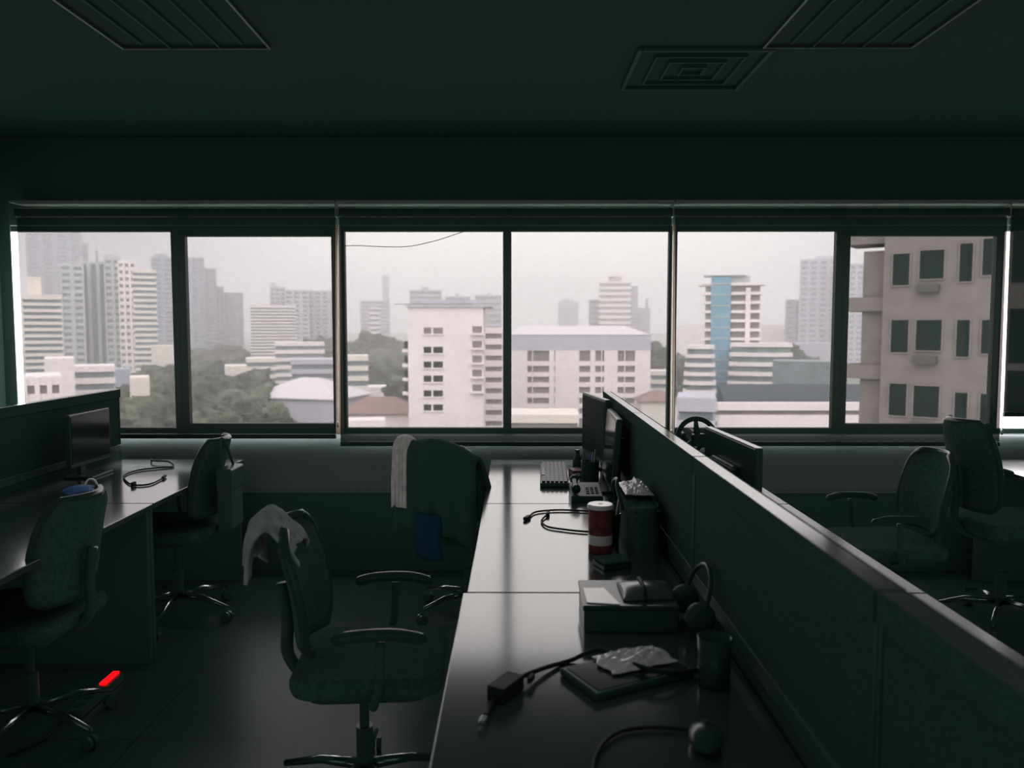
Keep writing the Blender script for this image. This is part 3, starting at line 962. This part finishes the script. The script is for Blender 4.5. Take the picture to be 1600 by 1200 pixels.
CON = mat('concrete_white', (.77, .70, .695), .8, var=.05, vscale=.2)
CONW = mat('concrete_cream', (.70, .65, .59), .8, var=.06, vscale=.2)
CONG = mat('concrete_grey', (.44, .46, .47), .8, var=.06, vscale=.2)
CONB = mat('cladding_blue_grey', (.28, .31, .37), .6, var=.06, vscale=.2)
CONL = mat('cladding_hazy_lilac', (.46, .45, .50), .7, var=.06, vscale=.2)  # lilac grey, paled to carry some of the haze on distant towers
GLZ = mat('tower_glazing', (.17, .20, .21), .35, var=.2, vscale=.4)
GLZG = mat('green_glazing', (.15, .21, .20), .3, var=.2, vscale=.4)
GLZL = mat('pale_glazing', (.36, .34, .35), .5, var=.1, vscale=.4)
GLZB = mat('blue_glazing', (.17, .33, .42), .3, var=.12, vscale=.4)
WIND = mat('dark_window_glass', (.012, .020, .018), .5, spec=.12, var=.15, vscale=.6)
WINM = mat('pale_window_glass', (.21, .19, .18), .5, var=.15, vscale=.6)  # lighter than the dark glass, keeps window contrast low
ROOFW = mat('white_sheet_roof', (.60, .56, .57), .6)
ROOFR = mat('red_tile_roof', (.26, .185, .17), .8, var=.1, vscale=.8)
ROOFD = mat('dark_sheet_roof', (.045, .058, .068), .7, var=.1, vscale=.3)
LEAF = [mat('leaves_dark', (.050, .066, .048), .8, var=.6, vscale=.5), mat('leaves_mid', (.085, .098, .072), .8, var=.6, vscale=.5)]
BARK = mat('bark', (.08, .065, .05), .9)
ROAD = mat('road_concrete', (.6, .57, .54), .9, var=.06, vscale=.3)
GRND = mat('ground_mixed', (.17, .19, .15), .95, var=.5, vscale=.05)

struct(MB().box(-1500, 1500, 12, 3500, GZ - 1, GZ).build('ground', GRND), 'city ground far below the windows')


def face(u0, u1, vtop, Y):
    a, b = at(u0, vtop, Y), at(u1, vtop, Y)
    return (a.x + b.x) / 2, abs(b.x - a.x), a.z


def tower(name, lab, u0, u1, vtop, Y, depth, wall, kind='band', glz=GLZ, fl=3.2, piers=0, slab=.9, rot=1.0, crown=None, group='distant city buildings', cat='building', turn=0.0):
    Y = far(Y)
    depth *= 1.5
    cx, wd, zt = face(u0, u1, vtop, Y)
    an = -math.atan2(cx, Y) * rot + turn
    t = thing(name, lab, cat, (cx, Y, GZ), an, group)
    H = zt - GZ
    hw = wd / 2
    if kind == 'plain':
        MB().box(-hw, hw, 0, depth, 0, H).build('shaft', wall, t)
    else:
        MB().box(-hw + .3, hw - .3, .3, depth - .3, 0, H - .3).build('glazed_core', glz, t)
        MB().box(-hw, hw, 0, depth, H - 1.4, H).build('parapet', wall, t)
        if kind in ('band', 'both'):
            mb = MB()
            z = H - 1.4 - fl
            while z > 0:
                mb.box(-hw, hw, 0, depth, z, z + fl * (1 - slab * .5) if slab < 1 else z + fl * .5)
                z -= fl
            mb.build('floor_bands', wall, t)
        if kind in ('pier', 'both'):
            mb = MB()
            n = piers
            for k in range(n):
                x = -hw + (wd - .0) * k / (n - 1) if n > 1 else 0
                pw = wd / n * .28
                mb.box(max(-hw, x - pw), min(hw, x + pw), -.25, depth, 0, H - .2)
            mb.build('piers', wall, t)
    if crown:
        for (f0, f1, h) in crown:
            MB().box(-hw + wd * f0, -hw + wd * f1, depth * .2, depth * .8, H, H + h).build('roof_block', wall, t)
    return t


T = tower
# --- seen through the leftmost blind
T('office_tower', 'tall blue-grey tower at the far left edge of the skyline', 45, 122, 345, 380, 20, CONB, 'both', GLZ, piers=5, crown=[(.0, .7, 6)])
T('office_tower', 'lower shoulder tower leaning on the tall blue-grey tower', 120, 136, 380, 395, 14, CONB, 'plain')
T('apartment_block', 'cream apartment block with stacked balconies at the far left', 38, 92, 460, 150, 12, CONW, 'band', GLZ, fl=1.75, slab=1, crown=[(.15, .5, 5)])
T('apartment_tower', 'grey apartment tower, first of three joined slim towers', 95, 128, 412, 230, 10, CONG, 'both', GLZ, piers=3, fl=3)
T('apartment_tower', 'green-grey apartment tower with a pointed top, middle of three joined', 126, 164, 408, 236, 10, CONG, 'pier', GLZG, piers=4, crown=[(.6, .72, 5), (.64, .68, 8)])
T('apartment_tower', 'slim grey apartment tower, rightmost of three joined', 163, 187, 402, 232, 10, CONG, 'both', GLZ, piers=3, fl=3, crown=[(.1, .9, 1.5)])
T('apartment_tower', 'pale slim apartment slab left of the balcony tower', 185, 210, 407, 222, 9, CON, 'both', GLZ, piers=4, fl=3)
T('apartment_tower', 'cream tower with wide stacked balconies beside the window frame', 208, 242, 421, 205, 9, CONW, 'band', GLZ, fl=2.3, slab=1)
T('office_tower', 'hazy blue tower behind the cream balcony tower', 238, 285, 402, 330, 14, CONB, 'both', GLZ, piers=4, crown=[(.1, .5, 2.5)])
T('low_building', 'white low building in front of the cream apartment block', 72, 113, 560, 120, 9, CON, 'plain', cat='building')
T('low_building', 'white terrace row below the three joined towers', 113, 176, 572, 131, 8, CON, 'band', GLZ, fl=2.8, slab=1)
T('low_building', 'pale house with dark windows at the lower left', 42, 92, 588, 95, 8, CON, 'both', WINM, fl=2.6, slab=1, piers=4)
T('low_building', 'small house with a blue roof below the balcony tower', 178, 203, 577, 150, 7, mat('blue_sheet_roof', (.36, .38, .46), .6), 'plain')
T('low_building', 'tan low house at the foot of the balcony tower', 204, 232, 590, 125, 7, CONW, 'plain')
T('low_building', 'cream low house against the window frame, right of the balcony tower', 238, 275, 540, 190, 8, CONW, 'plain')
# --- second pane
T('office_tower', 'stepped blue-grey tower, its tallest block', 288, 318, 402, 380, 16, CONB, 'both', GLZ, piers=4)
T('office_tower', 'second step of the blue-grey stepped tower', 317, 337, 419, 384, 14, CONB, 'band', GLZ)
T('office_tower', 'pale slim tower right of the stepped tower', 337, 349, 447, 390, 10, CONL, 'pier', GLZ, piers=3)
T('office_tower', 'short blue tower right of the stepped tower', 349, 379, 457, 400, 14, CONB, 'both', GLZ, piers=4)
T('hotel', 'white hotel slab ruled with thin floor lines', 392, 461, 477, 270, 14, CON, 'band', GLZ, fl=1.7, slab=1)
T('office_tower', 'grey lilac tower with a raised left corner behind the hotel', 422, 446, 448, 350, 12, CONL, 'both', GLZ, piers=4, crown=[(0, .4, 3)])
T('office_tower', 'darker middle tower behind the white hotel', 445, 482, 453, 346, 12, CONG, 'both', GLZ, piers=4)
T('office_tower', 'pale lilac tower beside the dark post', 480, 524, 454, 360, 12, CONL, 'both', GLZ, piers=5)
T('low_building', 'white row of flats below the hotel', 430, 506, 535, 200, 10, CON, 'band', GLZ, fl=3, slab=1)
T('low_building', 'grey banded block behind the white hip roof', 455, 526, 562, 158, 10, CONL, 'band', GLZ, fl=2.8, slab=1)
T('low_building', 'small tan house among the trees below the hotel', 385, 430, 560, 175, 9, CONW, 'band', GLZ, fl=2.7, slab=1)
T('low_building', 'cream house half hidden by trees', 352, 385, 572, 160, 9, CONW, 'plain')


def hiproof(name, lab, c, hw, hd, z0, zr, m, wall, rz=0.0, over=.8):
    t = thing(name, lab, 'building', (c[0], c[1], GZ), rz, 'low roofs near the office')
    MB().box(-hw + over, hw - over, -hd + over, hd - over, 0, z0 - GZ).build('walls', wall, t)
    a = z0 - GZ
    r = zr - GZ
    rl = max(0.1, hw - hd) if hw > hd else 0.1
    vs = [(-hw, -hd, a), (hw, -hd, a), (hw, hd, a), (-hw, hd, a), (-rl, 0, r), (rl, 0, r), (-hw, -hd, a - .25), (hw, -hd, a - .25), (hw, hd, a - .25), (-hw, hd, a - .25)]
    fs = [(0, 1, 5, 4), (1, 2, 5), (2, 3, 4, 5), (3, 0, 4), (6, 7, 1, 0), (7, 8, 2, 1), (8, 9, 3, 2), (9, 6, 0, 3), (9, 8, 7, 6)]
    MB().add(vs, fs).build('roof', m, t)
    return t


hiproof('pavilion', 'pavilion with a white hip roof among the trees', (-50.5, 197, 0), 12.3, 9.5, -15.2, -10.9, ROOFW, CONL, R(-16))
# --- third pane: white apartment block
cx, wd, zt = face(637, 755, 480, 165)
t = thing('apartment_block', 'white apartment block with paired windows, nearest in the middle view', 'building', (cx, 165, GZ), 0, 'nearby city buildings')
H = zt - GZ
MB().box(-wd / 2, wd / 2, 0, 12, 0, H).build('walls', CON, t)
MB().box(-wd / 2 - .3, wd / 2 + 1.8, -.4, 12.3, H, H + .5).build('roof_slab', CONL, t)
MB().box(wd / 2 - 13, wd / 2 - 1.5, 3, 10, H + .5, H + 1.6).build('roof_house', CONL, t)
MB().box(-wd / 2 - 3, wd / 2 - 2, 2.2, 2.4, H + .6, H + .75).build('roof_rail', WINM, t)
for k, v in enumerate((517, 547, 570, 592, 615, 637)):
    zz = at(690, v, 165).z - GZ
    for q, (ua, ub) in enumerate(((662, 674), (677, 692))):
        xa, xb = at(ua, v, 165).x - cx, at(ub, v, 165).x - cx
        MB().box(xa, xb, -.02, .12, zz - .62, zz + .68).build('window', WIND if k else WINM, t)
    MB().box(at(660, v, 165).x - cx, at(694, v, 165).x - cx, -.25, .1, zz - .9, zz - .7).build('window_ledge', CON, t)
for k, v in enumerate((515, 538, 561, 583, 606)):
    zz = at(690, v, 165).z - GZ
    xa, xb = at(738, v, 165).x - cx, at(753, v, 165).x - cx
    MB().box(xa, xb, -.02, .12, zz - .75, zz + .7).build('window', WINM, t)
    MB().box(xa - .3, xb + .6, -1.0, .1, zz - 1.1, zz - .7).build('balcony', CON, t)
for k, v in enumerate((540, 563, 585, 607)):
    zz = at(635, v, 165).z - GZ
    MB().box(-wd / 2 - 1.3, -wd / 2, .5, 5, zz - 1.4, zz - .75).build('side_balcony', CON, t)
    MB().box(-wd / 2 - .9, -wd / 2, .7, 4.5, zz - .6, zz + .85).build('side_window', WIND, t)
T('apartment_block', 'pale narrow wing right of the white apartment block', 755, 786, 512, 132, 10, CON, 'band', WINM, fl=2.6, slab=.9)
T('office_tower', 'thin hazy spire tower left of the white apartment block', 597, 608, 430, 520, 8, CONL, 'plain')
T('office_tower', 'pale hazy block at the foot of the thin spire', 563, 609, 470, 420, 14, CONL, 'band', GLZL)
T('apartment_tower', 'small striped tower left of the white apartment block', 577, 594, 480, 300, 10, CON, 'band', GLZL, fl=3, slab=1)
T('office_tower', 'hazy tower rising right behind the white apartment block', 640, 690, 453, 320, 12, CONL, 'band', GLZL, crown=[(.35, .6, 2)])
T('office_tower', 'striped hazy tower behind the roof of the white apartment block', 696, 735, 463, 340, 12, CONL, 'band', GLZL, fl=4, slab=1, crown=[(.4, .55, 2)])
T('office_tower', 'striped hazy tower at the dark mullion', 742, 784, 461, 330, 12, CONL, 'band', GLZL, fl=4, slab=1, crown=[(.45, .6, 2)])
hiproof('tiled_house', 'house with a red tiled hip roof at the foot of the white apartment block', (-30.6, 182, 0), 9.2, 6.0, -17.6, -14.3, ROOFR, CON, 0)
T('low_building', 'white low shed in front of the tiled house', 541, 602, 657, 112, 4, CON, 'band', WIND, fl=2.6, slab=1)
T('low_building', 'white flat building behind the tiled house', 545, 636, 605, 175, 8, CON, 'plain')
T('low_building', 'pale lean-to building behind the trees on the left of the middle view', 541, 575, 556, 150, 8, CONW, 'band', GLZ, fl=2.8, slab=1)
# --- fourth pane: the long block
cx, wd, zt = face(796, 1016, 548, 215)
t = thing('school_block', 'long pale block with a gabled white roof across the middle view', 'building', (cx, 215, GZ), 0, 'nearby city buildings')
H = zt - GZ
MB().box(-wd / 2 + .2, wd / 2 - .2, .2, 12, 0, H).build('glazed_core', WINM, t)
zf = at(900, 523, 215).z - GZ
MB().box(-wd / 2 - .2, wd / 2 + .1, -.3, 12, H, zf).build('fascia', CONL, t)
vs = [(-wd / 2 - .3, -.5, zf), (wd / 2, -.5, zf), (wd / 2, 13, zf), (-wd / 2 - .3, 13, zf), (-wd / 2 + 3, 6, zf + 2.4), (wd / 2 - 6, 6, zf + 2.4)]
MB().add(vs, [(0, 1, 5, 4), (1, 2, 5), (2, 3, 4, 5), (3, 0, 4), (3, 2, 1, 0)]).build('roof', ROOFW, t)
for v in (568, 585, 601, 618, 634, 650):
    zz = at(900, v, 215).z - GZ
    MB().box(-wd / 2, wd / 2, -.35, 11.8, zz - .62, zz + .62).build('balcony_band', CON, t)
for (ua, ub) in ((796, 824), (858, 866), (868, 905), (922, 930), (944, 965), (992, 1016)):
    xa, xb = at(ua, 560, 215).x - cx, at(ub, 560, 215).x - cx
    MB().box(xa, xb, -.45, 11.9, 0, H).build('wall_pier', CON, t)
for k in range(5):
    xx = at(832 + k * 36, 560, 215).x - cx
    MB().box(xx - .12, xx + .12, -.42, .3, 0, H).build('post', CON, t)
T('low_building', 'flat pale shed before the long gabled block', 792, 905, 648, 100, 7, CONW, 'band', WINM, fl=1.8, slab=1)
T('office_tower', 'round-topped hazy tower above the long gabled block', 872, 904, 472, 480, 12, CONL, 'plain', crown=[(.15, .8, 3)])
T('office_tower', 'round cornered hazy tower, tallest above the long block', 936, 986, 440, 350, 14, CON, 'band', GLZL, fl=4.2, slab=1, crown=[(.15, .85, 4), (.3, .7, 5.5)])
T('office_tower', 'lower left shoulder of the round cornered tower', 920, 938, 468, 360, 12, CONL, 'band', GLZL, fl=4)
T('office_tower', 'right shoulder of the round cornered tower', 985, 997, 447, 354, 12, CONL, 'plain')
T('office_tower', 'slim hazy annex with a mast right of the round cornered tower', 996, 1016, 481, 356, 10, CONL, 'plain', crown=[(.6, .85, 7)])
T('low_building', 'pale low block half hidden by the window post', 1016, 1044, 580, 172, 8, CONW, 'band', GLZ, fl=2.8, slab=1)
hiproof('tiled_house', 'small red roofed house beside the partition top', (37.0, 208, 0), 5.6, 4.6, -17.3, -14.8, ROOFR, CONW, 0)
# --- fifth pane: blue tower with a curved wing
cx, wd, zt = face(1112, 1142, 433, 222)
M_CORE = mat('balcony_back_wall', (.25, .23, .22), .8)  # grey-brown, darker than the balcony slabs
t = thing('blue_glass_tower', 'slim tower with a blue glass front and stacked balconies', 'building', (cx, 222, GZ), -math.atan2(cx, 222), 'nearby city buildings')
H = zt - GZ
MB().box(-wd / 2, wd / 2, -.6, 3, 0, H).build('blue_front', GLZB, t)
mb = MB()
for k in range(15):
    mb.box(-wd / 2 - .05, wd / 2 + .05, -.7, .1, H - 2 - k * 3.0, H - 1.75 - k * 3.0)
mb.build('floor_lines', CONG, t)
MB().box(-wd / 2 - 1.5, -wd / 2, 0, 6, 0, H - 2).build('left_core', M_CORE, t)
MB().box(wd / 2, wd / 2 + 7.7, .6, 8, 0, H - 2).build('right_core', M_CORE, t)
for k in range(13):
    z = H - 2.4 - k * 2.5
    MB().box(-wd / 2 - 2.4, -wd / 2 + .1, -.6, 4, z, z + .8).build('balcony', CON, t)
    MB().box(wd / 2 + .1, wd / 2 + 8, -.5, 7, z, z + .8).build('balcony', CON, t)
MB().box(wd / 2 + 3.9, wd / 2 + 5.2, -.75, .8, 0, H - 3).build('pale_rib', CON, t)
MB().box(-wd / 2 - 2.1, wd / 2 + 3.9, -.5, 6, H + .3, H + .55).build('roof_canopy', CONG, t)
MB().box(wd / 2, wd / 2 + 5, .5, 5, H - 2, H + .3).build('roof_house', CONG, t)
MB().box(-wd / 2 - 3.4, wd / 2 + 9, -.6, 6.5, H - 2.3, H - 1.95).build('roof_slab', CON, t)


def curved_wing(lab, u0, u1, vtop, Y, n, fl, glz, lean):
    Y = far(Y)
    fl *= 1.45
    cx, wd, zt = face(u0, u1, vtop, Y)
    t = thing('curved_wing', lab, 'building', (cx, Y, GZ), -math.atan2(cx, Y), 'nearby city buildings')
    H = zt - GZ

    def arc(g, dep):
        pts = []
        for k in range(13):
            x = -1 + 2 * k / 12
            pts.append((x * (wd / 2 + g), (x * x) * 2.2 * lean - g))
        return pts + [(wd / 2 + g, dep), (-wd / 2 - g, dep)]
    MB().prism(arc(-.4, 8), 0, H - .5).build('glazed_core', glz, t)
    for k in range(n):
        z = H - k * fl - .9
        MB().prism(arc(.0 + .12 * k, 8.1), z, z + fl * .42).build('floor_band', CON, t)
    return t


curved_wing('banded curved wing left of the blue glass tower', 1072, 1116, 540, 141, 9, 1.6, GLZ, .6)
curved_wing('green banded curved wing right of the blue glass tower', 1142, 1236, 537, 143, 8, 1.75, GLZG, .7)
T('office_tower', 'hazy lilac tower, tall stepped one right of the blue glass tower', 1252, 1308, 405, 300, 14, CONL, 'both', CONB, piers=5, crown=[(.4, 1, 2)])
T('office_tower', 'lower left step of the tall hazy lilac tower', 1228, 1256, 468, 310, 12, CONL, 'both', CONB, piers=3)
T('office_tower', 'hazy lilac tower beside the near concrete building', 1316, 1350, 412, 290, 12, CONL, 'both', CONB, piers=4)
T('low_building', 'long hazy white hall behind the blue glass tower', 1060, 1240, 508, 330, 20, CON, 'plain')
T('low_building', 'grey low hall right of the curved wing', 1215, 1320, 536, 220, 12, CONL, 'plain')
T('low_building', 'dark glazed mall behind the dark roof, right of the curved wing', 1210, 1320, 565, 127, 8, GLZ, 'plain')
t = thing('podium', 'podium with a dark sheet roof below the blue glass tower', 'building', (0, 0, GZ), 0, 'low roofs near the office')
a0, a1 = at(1132, 628, 96), at(1385, 628, 96)
b0, b1 = at(1122, 600, 118), at(1385, 600, 118)
MB().add([a0 - Vector((0, 0, GZ)), a1 - Vector((0, 0, GZ)), b1 - Vector((0, 0, GZ)), b0 - Vector((0, 0, GZ)),
          (a0.x, a0.y, 0), (a1.x, a1.y, 0), (b1.x, b1.y, 0), (b0.x, b0.y, 0)],
         [(0, 1, 2, 3), (0, 4, 5, 1), (1, 5, 6, 2), (2, 6, 7, 3), (3, 7, 4, 0)]).build('roof', ROOFD, t)
for k, (va, vb, m) in enumerate(((629, 641, CON), (641, 648, WINM), (648, 690, CON))):
    pa, pb = at(1120, va, 95), at(1120, vb, 95)
    MB().box(at(1121 + k, va, 95).x, at(1390, va, 95).x, 95 - .3 * (k != 1), 95.8, pb.z - GZ, pa.z - GZ).build('fascia_band', m, t)
MB().box(a0.x, a1.x, 95.5, 110, 0, at(1120, 690, 95).z - GZ).build('base', CON, t)
T('low_building', 'pale low houses left of the podium', 1058, 1118, 622, 72, 5, CONL, 'band', GLZ, fl=1.9, slab=1)
# --- sixth pane: near concrete building, its facade coming towards us on the right
t = thing('concrete_building', 'near concrete building with square dark windows on the right', 'building', (0, 0, 0), 0, 'nearby city buildings')
A = Vector((14.15, 31.0, 0))
ang = R(-38)
dx = Vector((math.cos(ang), math.sin(ang), 0))
nn = Vector((math.sin(ang), -math.cos(ang), 0))
t.location = (A.x, A.y, GZ)
t.rotation_euler = (0, 0, ang)
MB().box(0, 24, 0, 12, 0, 34).build('walls', mat('concrete_tan', (.185, .165, .157), .85, var=.12, vscale=1.5), t)
MB().box(-.9, 0, .6, 9, 0, 30.5).build('corner_shaft', MATS['concrete_tan'], t)


def onface(u, v):
    """facade coordinates (s along, z) hit by the sight line of a picture point"""
    r = at(u, v, 1.0) - Vector((0, 0, CAM_Z))
    k = (A - Vector((0, 0, 0))).dot(nn) / r.dot(nn)
    p = r * k
    return (p - A).dot(dx), p.z + CAM_Z - GZ


rows = [((1395, 396, 1422, 446), (1437, 390, 1476, 436), (1499, 380, 1521, 440), (1535, 372, 1562, 430)),
        ((1392, 500, 1420, 550), (1431, 500, 1472, 547), (1494, 500, 1516, 557), (1533, 500, 1556, 552)),
        ((1389, 600, 1417, 648), (1427, 604, 1468, 650), (1491, 614, 1512, 664), (1531, 616, 1552, 664))]
for r_ in rows:
    for q, (u0, v0, u1, v1) in enumerate(r_):
        s0, z0 = onface(u0, v1)
        s1, z1 = onface(u1, v0)
        fr = MB().box(s0 - .06, s1 + .06, -.05, .1, z0 - .06, z1 + .06).build('window', MATS['concrete_tan'], t)
        MB().box(s0, s1, -.06, .05, z0, z1).build('pane', WIND, fr)
        if q == 1:
            MB().box(s0 - .05, s1 - .1, -.30, .02, z0 - .50, z0 - .22).build('air_conditioner_shelf', mat('weathered_metal', (.09, .088, .082), .7), t)
for k in range(3):
    for q in range(5):
        s0 = onface(1578, 500)[0] + q * 2.4
        zc = onface(1600, (398, 525, 622)[k])[1]
        MB().box(s0, s0 + 1.9, -.05, .05, zc - (.95, .95, .5)[k], zc + .95).build('window', WIND, t)
for v in (372, 478, 585):
    s0, z0 = onface(1352, v)
    MB().box(-1.6, 0, .4, 2.2, z0 - .2, z0 + .35).build('corner_balcony', MATS['concrete_tan'], t)


# --- trees
def tree(u, v, Y, rad, m, lab, sq=.8):
    Y0 = Y
    Y = min(20600 / (v - 505), 460 if u < 700 else 330)
    rad *= Y / Y0
    p = at(u, v, Y)
    t = thing('tree', lab, 'tree', (p.x, p.y, GZ), random.random() * 6, 'trees between the buildings')
    bm = bmesh.new()
    bmesh.ops.create_icosphere(bm, subdivisions=4, radius=1)
    sd = random.random() * 50
    vs = []
    for w_ in bm.verts:
        n = w_.co.normalized()
        k = 1 + .34 * noise.noise(n * 1.7 + Vector((sd, 0, 0))) + .28 * noise.noise(n * 4 + Vector((0, sd, 0))) + .18 * noise.noise(n * 9 + Vector((0, 0, sd)))
        vs.append((n.x * rad * k, n.y * rad * k, p.z - GZ - rad * sq * .9 + n.z * rad * sq * k))
    fs = [[q.index for q in f.verts] for f in bm.faces]
    bm.free()
    MB().add(vs, fs).build('crown', m, t)
    MB().tube([(0, 0, 0), (.1, .05, (p.z - GZ) * .5), (0, 0, p.z - GZ - rad * sq)], [.35, .28, .2], 8).build('trunk', BARK, t, smooth=True)


TL = [
    (205, 592, 110, 3.4, 0), (232, 586, 118, 4.2, 1), (262, 576, 125, 4.6, 0), (255, 604, 98, 4.6, 0), (215, 606, 96, 4.2, 1), (278, 560, 140, 4.5, 1), (240, 622, 84, 3.8, 1), (272, 630, 78, 3.6, 0),
    (60, 612, 92, 3.4, 1), (48, 618, 84, 3.0, 0),
    (305, 548, 210, 7, 0), (330, 552, 200, 7, 1), (355, 545, 230, 7, 0), (378, 548, 220, 6, 1), (320, 575, 150, 6, 1), (345, 580, 135, 5.5, 0), (310, 598, 112, 5, 0), (340, 604, 105, 5, 0), (370, 592, 115, 4.8, 0),
    (390, 590, 120, 4.4, 1), (312, 625, 88, 4.4, 0), (352, 622, 90, 4.2, 1), (395, 612, 100, 4.2, 1), (385, 636, 80, 3.6, 0), (330, 645, 76, 3.2, 1), (440, 562, 130, 4.0, 0), (410, 634, 84, 3.2, 1), (510, 530, 190, 5.5, 0),
    (560, 535, 220, 6, 1), (590, 528, 240, 8, 0), (612, 540, 150, 4.6, 0), (625, 552, 140, 4.6, 0), (590, 556, 150, 5.2, 1), (570, 565, 138, 3.4, 1), (612, 572, 130, 4.2, 0), (628, 590, 124, 2.6, 1),
    (1024, 540, 170, 4.2, 0), (1036, 556, 160, 3.8, 1), (1062, 560, 150, 3.2, 0), (1246, 556, 175, 4.0, 0), (1270, 562, 160, 3.4, 1), (1225, 538, 230, 4.4, 0), (1080, 600, 120, 3.0, 1)]
WH = ['left of the balcony tower, lower left view', 'left of the white hip roof', 'between spire and white apartment block', 'right part of the view, amid pale houses']
for k, (u, v, Y, rad, q) in enumerate(TL):
    z = 0 if u < 290 else 1 if u < 530 else 2 if u < 700 else 3
    tree(u, v, Y, rad, LEAF[q], ('dark' if q == 0 else 'paler') + ' leafy tree ' + WH[z])
for k, (pts, lab) in enumerate((([(186, 641), (262, 636), (262, 643), (186, 650)], 'pale road strip crossing the trees at the lower left'),
                                ([(196, 662), (222, 650), (228, 652), (204, 666)], 'short pale path below the road strip'),
                                ([(300, 640), (318, 634), (320, 638), (301, 645)], 'short bright path among the trees, left of the pavilion'))):
    q = []
    for (u, v) in pts:
        rr_ = at(u, v, 1.0) - Vector((0, 0, CAM_Z))
        q.append(rr_ * ((GZ + .12 - CAM_Z) / rr_.z) + Vector((0, 0, CAM_Z)))
    mb = MB().add([x for x in q] + [x - Vector((0, 0, .4)) for x in q], [(0, 1, 2, 3), (7, 6, 5, 4), (0, 4, 5, 1), (1, 5, 6, 2), (2, 6, 7, 3), (3, 7, 4, 0)])
    tag(mb.build('paved_path', ROAD), lab, 'path', 'pale paths among the trees')

# ------------------------------------------------------------------ city haze (a real volume, beyond the near building)
hm = bpy.data.materials.new('city_haze')
hm.use_nodes = True
n = hm.node_tree
n.nodes.clear()
o = N(n, 'ShaderNodeOutputMaterial')
vol = N(n, 'ShaderNodeVolumeScatter')
vol.inputs['Color'].default_value = (1.0, .935, .95, 1)
vol.inputs['Density'].default_value = .00105
vol.inputs['Anisotropy'].default_value = 0.2
n.links.new(vol.outputs[0], o.inputs['Volume'])
hz = MB().box(-1400, 1400, 60, 1700, GZ + .05, 80).build('haze', hm)
tag(hz, 'pale haze hanging over the distant city', 'haze', kind='stuff')
